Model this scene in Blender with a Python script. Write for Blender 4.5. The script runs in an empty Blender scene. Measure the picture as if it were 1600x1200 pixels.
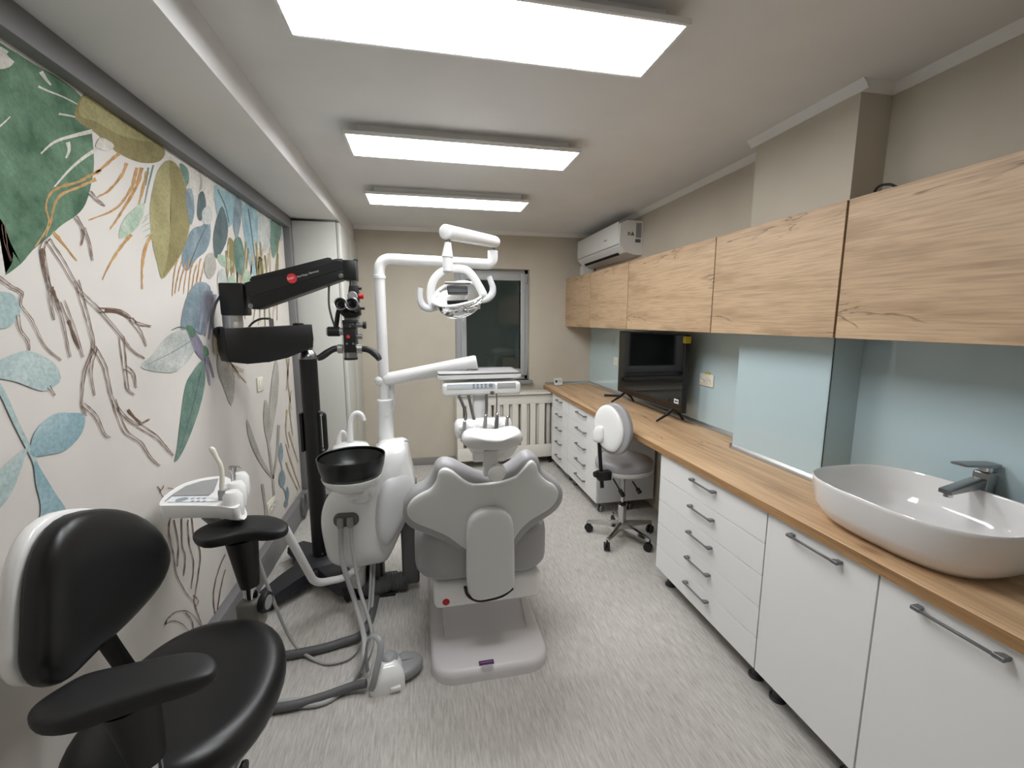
import bpy, bmesh, math, random
from mathutils import Vector, Matrix
random.seed(7)
scene = bpy.context.scene
COL = scene.collection
PI = math.pi

# ------------------------------------------------------------------ camera
CAM_H = 1.61; YAW = math.radians(11.62); PITCH = math.radians(8.36); FPX = 677.4
cam_d = bpy.data.cameras.new('camera')
cam_d.sensor_fit = 'HORIZONTAL'; cam_d.sensor_width = 36.0; cam_d.lens = FPX / 1600 * 36.0
cam_d.clip_start = 0.02
cam = bpy.data.objects.new('camera', cam_d); COL.objects.link(cam)
C_F = Vector((math.sin(YAW) * math.cos(PITCH), math.cos(YAW) * math.cos(PITCH), -math.sin(PITCH)))
C_R = Vector((math.cos(YAW), -math.sin(YAW), 0)); C_U = C_R.cross(C_F)
cam.matrix_world = Matrix(((C_R.x, C_U.x, -C_F.x, 0), (C_R.y, C_U.y, -C_F.y, 0), (C_R.z, C_U.z, -C_F.z, CAM_H), (0, 0, 0, 1)))
scene.camera = cam

# ------------------------------------------------------------------ world, exposure
world = bpy.data.worlds.new('night'); scene.world = world; world.use_nodes = True
world.node_tree.nodes['Background'].inputs[0].default_value = (0.26, 0.30, 0.295, 1)   # dim night outside the window
world.node_tree.nodes['Background'].inputs[1].default_value = 1.0
scene.view_settings.view_transform = 'Standard'; scene.view_settings.look = 'None'
scene.view_settings.gamma = 1.0; scene.view_settings.use_curve_mapping = False
scene.view_settings.exposure = 0.88
PANEL_POWER = 11.0     # emission of the three LED ceiling panels

# ------------------------------------------------------------------ measuring helpers: photo pixel -> point on a known plane
def ray(px, py):
    return C_R * ((px - 800) / FPX) + C_U * (-(py - 600) / FPX) + C_F
def AX(px, py, X):
    d = ray(px, py); t = X / d.x; return Vector((X, t * d.y, CAM_H + t * d.z))
def AY(px, py, Y):
    d = ray(px, py); t = Y / d.y; return Vector((t * d.x, Y, CAM_H + t * d.z))
def AZ(px, py, Z):
    d = ray(px, py); t = (Z - CAM_H) / d.z; return Vector((t * d.x, t * d.y, Z))
def AP(px, py, o, n):
    d = ray(px, py); c = Vector((0, 0, CAM_H)); t = (Vector(o) - c).dot(Vector(n)) / d.dot(Vector(n)); return c + d * t

# ------------------------------------------------------------------ materials
def lin(c):
    r = []
    for v in c[:3]:
        v = v / 255.0
        r.append(v / 12.92 if v <= 0.04045 else ((v + 0.055) / 1.055) ** 2.4)
    return (r[0], r[1], r[2], 1)
MATS = {}
def mat(name, col, rough=0.5, metal=0.0, **kw):
    m = bpy.data.materials.new(name); m.use_nodes = True
    b = m.node_tree.nodes['Principled BSDF']
    b.inputs['Base Color'].default_value = lin(col)
    b.inputs['Roughness'].default_value = rough; b.inputs['Metallic'].default_value = metal
    for k, v in kw.items():
        b.inputs[k.replace('_', ' ')].default_value = v
    MATS[name] = m
    return m
def nodes(m):
    return m.node_tree.nodes, m.node_tree.links, m.node_tree.nodes['Principled BSDF']
def coords(m, scale, kind='Object'):
    N, L, b = nodes(m)
    tc = N.new('ShaderNodeTexCoord'); mp = N.new('ShaderNodeMapping')
    mp.inputs['Scale'].default_value = scale
    L.new(tc.outputs[kind], mp.inputs['Vector']); return mp.outputs['Vector']
def noise(m, vec, scale, detail=4, rough=0.55, dist=0.0):
    N, L, b = nodes(m); n = N.new('ShaderNodeTexNoise')
    n.inputs['Scale'].default_value = scale; n.inputs['Detail'].default_value = detail
    n.inputs['Roughness'].default_value = rough; n.inputs['Distortion'].default_value = dist
    L.new(vec, n.inputs['Vector']); return n.outputs['Fac']
def ramp(m, fac, stops):
    N, L, b = nodes(m); r = N.new('ShaderNodeValToRGB')
    e = r.color_ramp.elements
    e[0].position, e[0].color = stops[0][0], lin(stops[0][1])
    e[1].position, e[1].color = stops[-1][0], lin(stops[-1][1])
    for p, c in stops[1:-1]:
        k = e.new(p); k.color = lin(c)
    L.new(fac, r.inputs['Fac']); return r.outputs['Color']
def mixc(m, fac, a, b_, mode='MIX'):
    N, L, b = nodes(m); x = N.new('ShaderNodeMix'); x.data_type = 'RGBA'; x.blend_type = mode
    if isinstance(fac, (int, float)): x.inputs[0].default_value = fac
    else: L.new(fac, x.inputs[0])
    for s, v in ((6, a), (7, b_)):
        if isinstance(v, tuple): x.inputs[s].default_value = lin(v)
        else: L.new(v, x.inputs[s])
    return x.outputs[2]
def bump(m, h, strength=0.1, dist=0.002):
    N, L, b = nodes(m); k = N.new('ShaderNodeBump'); k.inputs['Strength'].default_value = strength
    k.inputs['Distance'].default_value = dist; L.new(h, k.inputs['Height']); L.new(k.outputs['Normal'], b.inputs['Normal'])
def setcol(m, c):
    N, L, b = nodes(m); L.new(c, b.inputs['Base Color'])

def paint(name, col, rough=0.75, var=6, bs=0.06):
    m = mat(name, col, rough); v = coords(m, (1, 1, 1))
    n = noise(m, v, 2.5, 3)
    setcol(m, ramp(m, n, [(0.3, tuple(max(0, c - var) for c in col)), (0.7, tuple(min(255, c + var) for c in col))]))
    bump(m, noise(m, v, 260, 2), bs, 0.001); return m
M_CEIL = paint('ceiling paint', (226, 225, 223), 0.9, 3)
M_SOFFIT = paint('soffit paint', (228, 227, 225), 0.85, 3)
M_BEIGE = paint('beige wall paint', (196, 188, 172), 0.8, 4)
M_BOUNCEW = paint('white light bounce paint', (236, 235, 233), 0.7, 3)
M_TRIMW = mat('white trim paint', (232, 231, 228), 0.6)
M_MURAL = paint('mural wallpaper ground', (212, 207, 200), 0.75, 4, 0.12)
M_FRAME = mat('grey frame paint', (122, 121, 122), 0.55)
M_BASEB = mat('grey vinyl skirting', (140, 137, 134), 0.5)

def wood(name, light, dark, rough=0.5, sc=(7, 0.55, 7), face=(1, 1, 0)):
    m = mat(name, light, rough); N, L, b = nodes(m)
    v = coords(m, sc)
    n1 = noise(m, v, 1.6, 6, 0.6, 0.9)
    mid = tuple((a + c) / 2 for a, c in zip(light, dark))
    c1 = ramp(m, n1, [(0.3, dark), (0.42, mid), (0.56, light), (0.75, tuple(min(255, c + 12) for c in light))])
    v2 = coords(m, (sc[0] * 14, sc[1] * 5, sc[2] * 14))
    g = noise(m, v2, 1.5, 3, 0.6)
    c2 = mixc(m, 0.55, c1, ramp(m, g, [(0.3, (190, 190, 190)), (0.6, (255, 255, 255))]), 'MULTIPLY')
    # dark cracks running with the grain
    v3 = coords(m, (sc[0] * 0.55 * face[0], sc[1] * 0.75, sc[2] * 0.55 * face[2]))
    n3 = noise(m, v3, 1.9, 5, 0.55, 0.4)
    line = ramp(m, n3, [(0.490, (0, 0, 0)), (0.4975, (255, 255, 255)), (0.505, (0, 0, 0))])
    v4 = coords(m, (4.5 * face[0], 1.6, 4.5 * face[2])); n4 = noise(m, v4, 1.5, 2)
    msk = ramp(m, n4, [(0.52, (0, 0, 0)), (0.60, (235, 235, 235))])
    crack = mixc(m, 1.0, line, msk, 'MULTIPLY')
    c3 = mixc(m, crack, c2, (72, 48, 34))
    # knots
    v5 = coords(m, (3.2 * face[0], 1.5, 3.2 * face[2])); vo = N.new('ShaderNodeTexVoronoi'); vo.inputs['Scale'].default_value = 1.2
    L.new(v5, vo.inputs['Vector'])
    kn = ramp(m, vo.outputs['Distance'], [(0.02, (215, 215, 215)), (0.10, (40, 40, 40)), (0.20, (0, 0, 0))])
    setcol(m, mixc(m, kn, c3, (104, 74, 52)))
    bump(m, g, 0.08, 0.001); return m
M_WOOD = wood('oak worktop laminate', (216, 180, 140), (182, 146, 110), 0.5)  # same oak as the wall cabinets, lightened against the shade beneath them
M_WOODU = wood('oak cabinet front laminate', (198, 168, 134), (170, 140, 108), 0.5, (6, 0.7, 6), (0, 1, 1))  # same oak as the worktop, toned darker where more light falls
M_WOODE = wood('oak edge band', (176, 136, 92), (142, 106, 70), 0.5, (22, 0.8, 22), (0, 1, 1))

def floor_mat():
    m = mat('grey streaked vinyl floor', (180, 175, 170), 0.48)
    v = coords(m, (95, 10, 1)); n1 = noise(m, v, 1.2, 4, 0.65)
    c1 = ramp(m, n1, [(0.28, (170, 165, 159)), (0.45, (194, 190, 184)), (0.6, (209, 205, 199)), (0.75, (220, 216, 211))])
    v2 = coords(m, (190, 26, 1)); n2 = noise(m, v2, 1.0, 2, 0.5)
    fl = ramp(m, n2, [(0.25, (190, 190, 190)), (0.33, (0, 0, 0))])
    c2 = mixc(m, fl, c1, (104, 98, 92))
    v3 = coords(m, (1, 1, 1)); n3 = noise(m, v3, 1.2, 2)
    setcol(m, mixc(m, 0.25, c2, ramp(m, n3, [(0.3, (170, 164, 162)), (0.7, (255, 255, 250))]), 'MULTIPLY'))
    bump(m, n1, 0.06, 0.001); return m
M_FLOOR = floor_mat()
M_SEAM = mat('floor weld seam', (168, 163, 158), 0.6)
M_WHITE = mat('white matt laminate', (238, 237, 235), 0.45)
M_WHITE2 = mat('white carcass board', (208, 207, 205), 0.55)
M_OFFW = mat('off white cupboard laminate', (206, 206, 199), 0.5)
M_GLOSS = mat('glossy white plastic', (242, 242, 240), 0.18, Coat_Weight=0.3)
M_ENAMEL = mat('white enamelled metal', (236, 236, 235), 0.28)
M_GREYP = mat('grey plastic', (150, 151, 151), 0.4)
M_DGREY = mat('dark grey plastic', (98, 99, 98), 0.5)
M_LGREY = mat('light grey shell plastic', (218, 220, 216), 0.42)
M_PVC = mat('grey upholstery vinyl', (164, 163, 164), 0.42)
M_PVC2 = mat('pale upholstery vinyl', (222, 221, 219), 0.38)
M_BLKV = mat('black upholstery vinyl', (14, 14, 15), 0.36)
M_BLKA = mat('black rubbery armrest', (22, 22, 23), 0.5)
M_BLK = mat('black powder coat', (13, 13, 14), 0.42)
M_BLK2 = mat('black plastic', (18, 18, 19), 0.5)
M_NAVY = mat('dark slate base plastic', (42, 44, 50), 0.5)
M_SCREEN = mat('television screen glass', (5, 5, 6), 0.06)
M_CHROME = mat('polished chrome', (205, 205, 205), 0.12, 1.0)
M_STEEL = mat('brushed steel', (150, 150, 150), 0.32, 1.0)
M_ALU = mat('aluminium profile', (190, 189, 186), 0.35, 0.85)
M_HAND = mat('gunmetal handle', (122, 122, 123), 0.4, 0.45)
M_LEG = mat('dark grey plastic foot', (60, 62, 62), 0.5)
M_CERAM = mat('white glazed ceramic', (232, 230, 228), 0.08, Coat_Weight=0.5)
M_SPLASH = mat('pale blue back-painted glass', (186, 207, 212), 0.12, Specular_IOR_Level=0.5)
M_RED = mat('red anodised', (190, 24, 34), 0.4)
M_REDLOGO = mat('red logo enamel', (214, 52, 60), 0.4)
M_PRINT = mat('white print', (225, 225, 222), 0.6)
M_INK = mat('dark print ink', (52, 50, 58), 0.6)
M_PALEINK = mat('pale grey print', (150, 158, 170), 0.6)
M_PURPLE = mat('purple label', (92, 24, 92), 0.5)
M_YELLOW = mat('yellow tape', (196, 180, 40), 0.5)
M_TUBE = mat('grey silicone hose', (176, 176, 174), 0.45)
M_TUBED = mat('dark grey corrugated hose', (96, 96, 96), 0.5)
M_IVORY = mat('ivory plastic', (232, 228, 214), 0.3)
M_WINF = mat('grey white window upvc', (176, 178, 178), 0.4)
M_SILL = mat('grey window sill', (140, 142, 138), 0.5)
M_RAD = mat('cream radiator cover paint', (228, 224, 214), 0.5)
M_RADI = mat('radiator steel inside', (206, 202, 192), 0.6)
M_SHADOWGAP = mat('gap shade and foot black', (20, 19, 18), 0.8)  # near black; plays the shade in gaps, also colours the radiator feet
def glass(name, col=(235, 240, 240), rough=0.0, ior=1.45):
    m = mat(name, col, rough, 0.0, IOR=ior); m.node_tree.nodes['Principled BSDF'].inputs['Transmission Weight'].default_value = 1.0; return m
M_GLASS = glass('window glass', (200, 208, 206))
M_CLEAR = glass('clear acrylic', (245, 246, 246), 0.02, 1.35)
def emit(name, col, s):
    m = bpy.data.materials.new(name); m.use_nodes = True; N = m.node_tree.nodes
    b = N['Principled BSDF']; b.inputs['Base Color'].default_value = lin(col); b.inputs['Emission Color'].default_value = lin(col)
    b.inputs['Emission Strength'].default_value = s; return m
M_LED = emit('led diffuser', (250, 252, 255), PANEL_POWER)

# ------------------------------------------------------------------ mesh helpers
OFF = {}
def cat_rom(pts, k=6, closed=False):
    pts = [Vector(p) for p in pts]; n = len(pts); out = []
    rng = range(n if closed else n - 1)
    for i in rng:
        if closed: a, b, c, d = pts[(i - 1) % n], pts[i], pts[(i + 1) % n], pts[(i + 2) % n]
        else: a, b, c, d = pts[max(i - 1, 0)], pts[i], pts[i + 1], pts[min(i + 2, n - 1)]
        for j in range(k):
            t = j / k
            out.append(0.5 * ((2 * b) + (c - a) * t + (2 * a - 5 * b + 4 * c - d) * t * t + (3 * b - a - 3 * c + d) * t ** 3))
    if not closed: out.append(pts[-1])
    return out
def fillet(pts, r, k=6):
    pts = [Vector(p) for p in pts]; out = [pts[0]]
    for i in range(1, len(pts) - 1):
        a, b, c = pts[i - 1], pts[i], pts[i + 1]
        u = (a - b); w = (c - b); rr = min(r, u.length * 0.49, w.length * 0.49)
        p0 = b + u.normalized() * rr; p1 = b + w.normalized() * rr
        for j in range(k + 1):
            t = j / k; out.append(p0 * (1 - t) ** 2 + b * 2 * t * (1 - t) + p1 * t * t)
    out.append(pts[-1]); return out
def rrect(w, h, r, k=5, cx=0, cy=0):
    out = []
    for sx, sy, a0 in ((1, 1, 0), (-1, 1, 90), (-1, -1, 180), (1, -1, 270)):
        for j in range(k + 1):
            a = math.radians(a0 + 90 * j / k)
            out.append((cx + sx * (w / 2 - r) + r * math.cos(a), cy + sy * (h / 2 - r) + r * math.sin(a)))
    return out
class B:
    def __init__(s): s.bm = bmesh.new()
    def box(s, x0, x1, y0, y1, z0, z1, bev=0.0, seg=2, mx=None):
        M = Matrix.Translation(((x0 + x1) / 2, (y0 + y1) / 2, (z0 + z1) / 2)) @ Matrix.Diagonal((abs(x1 - x0), abs(y1 - y0), abs(z1 - z0), 1))
        if mx: M = mx @ M
        g = bmesh.ops.create_cube(s.bm, size=1, matrix=M)
        if bev > 0:
            es = list({e for v in g['verts'] for e in v.link_edges})
            bmesh.ops.bevel(s.bm, geom=es, offset=bev, segments=seg, affect='EDGES', profile=0.5)
        return s
    def ring_surface(s, rings, closed_ring=True, cap0=True, cap1=True, loop=False):
        bm = s.bm; R = [[bm.verts.new(p) for p in r] for r in rings]; n = len(R[0])
        m = len(R)
        for i in range(m if loop else m - 1):
            a, b = R[i], R[(i + 1) % m]
            for j in range(n if closed_ring else n - 1):
                k = (j + 1) % n
                try: bm.faces.new((a[j], a[k], b[k], b[j]))
                except ValueError: pass
        if not loop and closed_ring:
            if cap0: bm.faces.new(list(reversed(R[0])))
            if cap1: bm.faces.new(R[-1])
        return s
    def tube(s, pts, r, n=10, caps=True, loop=False, flat=None):
        pts = [Vector(p) for p in pts]; m = len(pts)
        rs = r if isinstance(r, (list, tuple)) else [r] * m
        if len(rs) != m:
            rs = [rs[0] + 0] * m if len(rs) == 1 else [rs[min(len(rs) - 1, int(i / (m - 1) * (len(rs) - 1)))] * (1 - ((i / (m - 1) * (len(rs) - 1)) % 1)) + rs[min(len(rs) - 1, int(i / (m - 1) * (len(rs) - 1)) + 1)] * ((i / (m - 1) * (len(rs) - 1)) % 1) for i in range(m)]
        T = []
        for i in range(m):
            a = pts[(i - 1) % m] if loop else pts[max(i - 1, 0)]; b = pts[(i + 1) % m] if loop else pts[min(i + 1, m - 1)]
            d = b - a; T.append(d.normalized() if d.length > 1e-9 else Vector((0, 0, 1)))
        up = Vector((0, 0, 1)) if abs(T[0].z) < 0.9 else Vector((1, 0, 0))
        if flat is not None: up = Vector(flat[0])
        nx = T[0].cross(up).normalized(); rings = []
        for i in range(m):
            nx = (nx - T[i] * nx.dot(T[i]))
            nx = nx.normalized() if nx.length > 1e-6 else T[i].orthogonal().normalized()
            ny = T[i].cross(nx)
            kx = 1.0; ky = flat[1] if flat is not None else 1.0
            rings.append([pts[i] + nx * (rs[i] * kx * math.cos(2 * PI * j / n)) + ny * (rs[i] * ky * math.sin(2 * PI * j / n)) for j in range(n)])
        return s.ring_surface(rings, True, caps, caps, loop)
    def cyl(s, a, b, r, n=20, r2=None):
        return s.tube([a, b], [r, r if r2 is None else r2], n)
    def lathe(s, prof, o=(0, 0, 0), axis=(0, 0, 1), n=32, sx=1, sy=1, cap=True):
        z = Vector(axis).normalized(); x = z.orthogonal().normalized() if abs(z.z) < 0.99 else Vector((1, 0, 0)); y = z.cross(x); o = Vector(o)
        rings = [[o + x * (max(r, 1e-4) * sx * math.cos(2 * PI * j / n)) + y * (max(r, 1e-4) * sy * math.sin(2 * PI * j / n)) + z * h for j in range(n)] for r, h in prof]
        return s.ring_surface(rings, True, cap, cap)
    def prism(s, poly, depth, bev=0.0, seg=2):
        bm = s.bm; d = Vector(depth)
        a = [bm.verts.new(Vector(p)) for p in poly]; b = [bm.verts.new(Vector(p) + d) for p in poly]
        fs = [bm.faces.new(a), bm.faces.new(list(reversed(b)))]
        n = len(poly)
        for i in range(n): fs.append(bm.faces.new((a[i], b[i], b[(i + 1) % n], a[(i + 1) % n])))
        if bev > 0:
            es = list({e for f in fs[:2] for e in f.edges})
            bmesh.ops.bevel(bm, geom=es, offset=bev, segments=seg, affect='EDGES', profile=0.5)
        return s
    def pillow(s, outline, nrm, tf, tb, p=4.0, rings=10, center=None, bend=None, edge=0.0):
        """rounded cushion: closed outline in space, swelling tf along nrm and tb against it"""
        P = [Vector(q) for q in outline]; n = Vector(nrm).normalized()
        c = Vector(center) if center is not None else sum(P, Vector()) / len(P)
        bm = s.bm
        ss = [math.sin(PI / 2 * (k + 1) / rings) for k in range(rings)]
        def layer(t, skip_last):
            R = []
            for k, u in enumerate(ss):
                if skip_last and k == rings - 1: break
                h = t * max(0.0, 1 - u ** p) ** (1.0 / 2.2)
                if edge: h = h + (edge if t > 0 else -edge)
                R.append([c + (q - c) * u + n * h for q in P])
            return R
        up = layer(tf, False)
        dn = layer(-tb, edge == 0.0)
        allr = up + list(reversed(dn))
        if bend: allr = [[bend(q) for q in r] for r in allr]; 
        V = [[bm.verts.new(q) for q in r] for r in allr]; m = len(P)
        for i in range(len(V) - 1):
            for j in range(m):
                k = (j + 1) % m; bm.faces.new((V[i][j], V[i][k], V[i + 1][k], V[i + 1][j]))
        e = edge if edge else 0
        ct = c + n * (tf + e); cb = c - n * (tb + e)
        if bend: ct, cb = bend(ct), bend(cb)
        a = bm.verts.new(ct); b = bm.verts.new(cb)
        for j in range(m):
            k = (j + 1) % m; bm.faces.new((a, V[0][k], V[0][j])); bm.faces.new((b, V[-1][j], V[-1][k]))
        return s
    def sphere(s, c, r, n=16, sc=(1, 1, 1)):
        bmesh.ops.create_uvsphere(s.bm, u_segments=n, v_segments=max(8, n // 2), radius=r, matrix=Matrix.Translation(c) @ Matrix.Diagonal((*sc, 1))); return s
    def text(s, body, size, o, u, v, depth=0.0004, align='LEFT'):
        cu = bpy.data.curves.new('t', 'FONT'); cu.body = body; cu.size = size; cu.extrude = depth; cu.align_x = align
        ob = bpy.data.objects.new('t', cu); COL.objects.link(ob)
        bpy.context.view_layer.update()
        me = bpy.data.meshes.new_from_object(ob.evaluated_get(bpy.context.evaluated_depsgraph_get()))
        u = Vector(u).normalized(); v = Vector(v).normalized(); w = u.cross(v)
        M = Matrix(((u.x, v.x, w.x, o[0]), (u.y, v.y, w.y, o[1]), (u.z, v.z, w.z, o[2]), (0, 0, 0, 1)))
        me.transform(M); s.bm.from_mesh(me)
        bpy.data.objects.remove(ob); bpy.data.curves.remove(cu); bpy.data.meshes.remove(me); return s
    def obj(s, name, m, parent=None, ang=38, flip=True):
        bmesh.ops.remove_doubles(s.bm, verts=s.bm.verts, dist=1e-6)
        if flip: bmesh.ops.recalc_face_normals(s.bm, faces=s.bm.faces)
        off = OFF.get(parent.name, Vector()) if parent else Vector()
        if off.length: bmesh.ops.translate(s.bm, verts=s.bm.verts, vec=-off)
        me = bpy.data.meshes.new(name); s.bm.to_mesh(me); s.bm.free()
        me.polygons.foreach_set('use_smooth', [True] * len(me.polygons))
        me.set_sharp_from_angle(angle=math.radians(ang))
        if isinstance(m, (list, tuple)):
            for q in m: me.materials.append(q)
        else: me.materials.append(m)
        o = bpy.data.objects.new(name, me); COL.objects.link(o)
        if parent: o.parent = parent
        OFF[o.name] = off
        return o
def tag(o, label=None, cat=None, group=None, kind=None):
    if label: o['label'] = label
    if cat: o['category'] = cat
    if group: o['group'] = group
    if kind: o['kind'] = kind
    return o
def thing(name, loc, label, cat, group=None):
    o = bpy.data.objects.new(name, None); o.empty_display_size = 0.05; COL.objects.link(o); o.location = loc
    OFF[o.name] = Vector(loc); return tag(o, label, cat, group)
def struct(b, name, m, label, **kw):
    o = b.obj(name, m, **kw); return tag(o, label=label, kind='structure')
def V(*a): return Vector(a)
# ================================================================== the room
XR, XL, YB, ZC, YF = 1.93, -1.05, 4.80, 2.56, -1.0
floor = struct(B().box(-1.25, 2.1, YF - 0.1, 5.1, -0.1, 0), 'floor', M_FLOOR, 'grey streaked vinyl floor')
for xs in (-0.42, 0.83):
    B().box(xs - 0.0012, xs + 0.0012, YF, YB, -0.001, 0.0006).obj('weld_seam', M_SEAM, floor)
struct(B().box(-1.25, 2.1, YF - 0.1, 5.1, ZC, ZC + 0.1), 'ceiling', M_CEIL, 'smooth white painted ceiling')
struct(B().box(XR, 2.1, YF, 5.05, 0, ZC), 'wall_right', M_BEIGE, 'beige painted wall behind the cabinets')
struct(B().box(-1.25, XR, YF - 0.12, YF, 0, ZC), 'wall_front', M_BOUNCEW, 'unseen near end wall, whitened and set close to bounce light')  # unseen wall, whitened and brought nearer to bounce light forward
WX0, WX1, WZ0, WZ1 = 0.352, 1.19, 0.935, 2.168
wb = B().box(-1.25, WX0, YB, 5.05, 0, ZC).box(WX1, XR, YB, 5.05, 0, ZC).box(WX0, WX1, YB, 5.05, WZ1, ZC).box(WX0, WX1, YB, 5.05, 0, WZ0)
struct(wb, 'wall_back', M_BEIGE, 'beige painted end wall around the window')
wall_left = struct(B().box(-1.25, XL, YF, YB, 0, ZC), 'wall_left', M_MURAL, 'cream wall papered with a watercolour leaf mural')
struct(B().box(XL, -0.65, YF, YB, 2.42, ZC, 0.004), 'wall_soffit', M_SOFFIT, 'white boxed soffit running above the mural wall')
struct(B().box(1.77, XR, 1.585, 2.15, 0.0, ZC), 'wall_column', M_BEIGE, 'beige square pillar between the wall cabinets and ceiling')
# grey frame around the mural
struct(B().box(XL, -1.0, YF, 3.9, 2.335, 2.42, 0.002), 'trim_1', M_FRAME, 'dark grey frame rail along the top of the mural')
struct(B().box(XL, -1.0, YF, 3.9, 0.0, 0.172, 0.002), 'trim_2', M_FRAME, 'grey frame rail along the foot of the mural')
struct(B().box(XL, -1.0, 3.835, 3.9, 0.172, 2.335, 0.002), 'trim_3', M_FRAME, 'upright grey frame post at the far end of the mural')
struct(B().box(-0.63, 0.33, YB - 0.012, YB, 0, 0.085, 0.002), 'baseboard_back', M_BASEB, 'grey skirting under the beige end wall')
def cove(name, a, b, inward, label, h=0.035):
    a, b, i = Vector(a), Vector(b), Vector(inward)
    prof = [V(0, 0, 0), V(0, 0, -h), i * 0.006 + V(0, 0, -h), i * (h * 0.55) + V(0, 0, -h * 0.45), i * h]
    struct(B().ring_surface([[a + p for p in prof], [b + p for p in prof]]), name, M_TRIMW, label)
cove('trim_4', (-0.65, YB, ZC), (XR, YB, ZC), (0, -1, 0), 'white cornice over the end wall')
cove('trim_5', (XR, 2.15, ZC), (XR, YB, ZC), (-1, 0, 0), 'white cornice over the right wall beyond the pillar')
cove('trim_6', (1.77, 1.55, ZC), (1.77, 2.185, ZC), (-1, 0, 0), 'white cornice on the face of the pillar')
cove('trim_7', (1.77, 1.585, ZC), (XR, 1.585, ZC), (0, -1, 0), 'white cornice on the near side of the pillar')
cove('trim_8', (XR, YF, ZC), (XR, 1.585, ZC), (-1, 0, 0), 'white cornice over the right wall nearest the viewer')
# window
YW = 4.92
win = struct(B().box(WX0, WX0 + 0.075, YW - 0.03, YW + 0.06, WZ0, WZ1, .004).box(WX1 - 0.04, WX1, YW - 0.03, YW + 0.06, WZ0, WZ1, .004)
    .box(WX0, WX1, YW - 0.03, YW + 0.06, WZ1 - 0.045, WZ1, .004).box(WX0, WX1, YW - 0.03, YW + 0.06, WZ0, WZ0 + 0.045, .004), 'window_1', M_WINF, 'grey white window with dark night glass')
sx0, sx1, sz0, sz1 = WX0 + 0.07, WX1 - 0.035, WZ0 + 0.04, WZ1 - 0.04
sash = B()
g0, g1, h0, h1 = AY(727, 438, YW).x, AY(812, 438, YW).x, AY(800, 576, YW).z, AY(780, 438.5, YW).z
sash.box(sx0, g0, YW - 0.05, YW + 0.02, sz0, sz1, .005).box(g1, sx1, YW - 0.05, YW + 0.02, sz0, sz1, .005)
sash.box(g0, g1, YW - 0.05, YW + 0.02, h1, sz1, .005).box(g0, g1, YW - 0.05, YW + 0.02, sz0, h0, .005)
sash = sash.obj('sash', M_WINF, win)
B().box(g0 - 0.005, g1 + 0.005, YW - 0.012, YW - 0.006, h0 - 0.005, h1 + 0.005).obj('pane', M_GLASS, sash)
hx = (sx0 + g0) / 2
B().box(hx - 0.014, hx + 0.014, YW - 0.06, YW - 0.05, 1.56, 1.63, .004).tube(fillet([(hx, YW - 0.055, 1.6), (hx, YW - 0.085, 1.6), (hx, YW - 0.085, 1.47)], 0.015), 0.008, 8).obj('handle', M_WINF, sash)
for z in (1.02, 2.07):
    B().cyl((sx1 + 0.012, YW - 0.052, z - 0.04), (sx1 + 0.012, YW - 0.052, z + 0.04), 0.009, 10).obj('hinge', M_WINF, win)
B().box(WX0 - 0.03, WX1 + 0.03, YB - 0.05, YW - 0.03, 0.895, WZ0, 0.006).obj('sill', M_SILL, win)
struct(B().box(-1.4, 2.4, 5.6, 5.7, -0.2, 3.2), 'wall_backdrop', mat('grey window backdrop', (118, 127, 124), 0.9), 'added backdrop wall outside, lightened so the window glass reads grey')  # added backdrop; its grey stands in for room reflections in the glass

# ================================================================== ceiling panels
LIGHTS = [(-0.375, 0.82, 1.335, 1.612, 'largest white LED ceiling panel, nearest the viewer'),
          (-0.337, 0.854, 2.355, 2.64, 'middle white LED ceiling panel of the three'),
          (-0.36, 0.82, 3.365, 3.68, 'farthest white LED ceiling panel, nearest the window')]
for x0, x1, y0, y1, lab in LIGHTS:
    cx, cy = (x0 + x1) / 2, (y0 + y1) / 2; hw, hd = 0.605, 0.155
    t = thing('ceiling_light', (cx, cy, ZC), lab, 'ceiling light', 'LED ceiling panels')
    f = B(); zt, zb = 2.513, 2.497; w = 0.012
    f.box(cx - hw, cx + hw, cy - hd, cy - hd + w, zb, zt, .001).box(cx - hw, cx + hw, cy + hd - w, cy + hd, zb, zt, .001)
    f.box(cx - hw, cx - hw + w, cy - hd + w, cy + hd - w, zb, zt, .001).box(cx + hw - w, cx + hw, cy - hd + w, cy + hd - w, zb, zt, .001)
    f.obj('frame', M_TRIMW, t)
    B().box(cx - hw + 0.001, cx + hw - 0.001, cy - hd + 0.001, cy + hd - 0.001, 2.508, 2.514).box(cx - hw + 0.06, cx + hw - 0.06, cy - hd + 0.05, cy + hd - 0.05, 2.513, ZC).obj('housing', M_TRIMW, t)
    B().box(cx - hw + w, cx + hw - w, cy - hd + w, cy + hd - w, 2.5, 2.508).obj('diffuser', M_LED, t)

# ================================================================== right-hand furniture
ZT0, ZT1 = 0.831, 0.869     # worktop
XFW, XFC = 1.36, 1.378      # worktop front, cabinet fronts
poly = [(XFW, 0.05), (XFW, YB), (XR, YB), (XR, 2.15), (1.77, 2.15), (1.77, 1.585), (XR, 1.585), (XR, 0.05)]
t = thing('worktop', (1.65, 2.4, ZT0), 'long oak laminate worktop running along the right wall', 'worktop')
B().prism([(x + (0.001 if x == XFW else 0), y, ZT0) for x, y in poly], (0, 0, ZT1 - ZT0), 0.0015, 1).obj('board', M_WOOD, t)
B().box(XFW - 0.0008, XFW + 0.001, 0.05, YB, ZT0 + 0.0015, ZT1 - 0.0015).obj('front_edge', M_WOODE, t)

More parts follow.
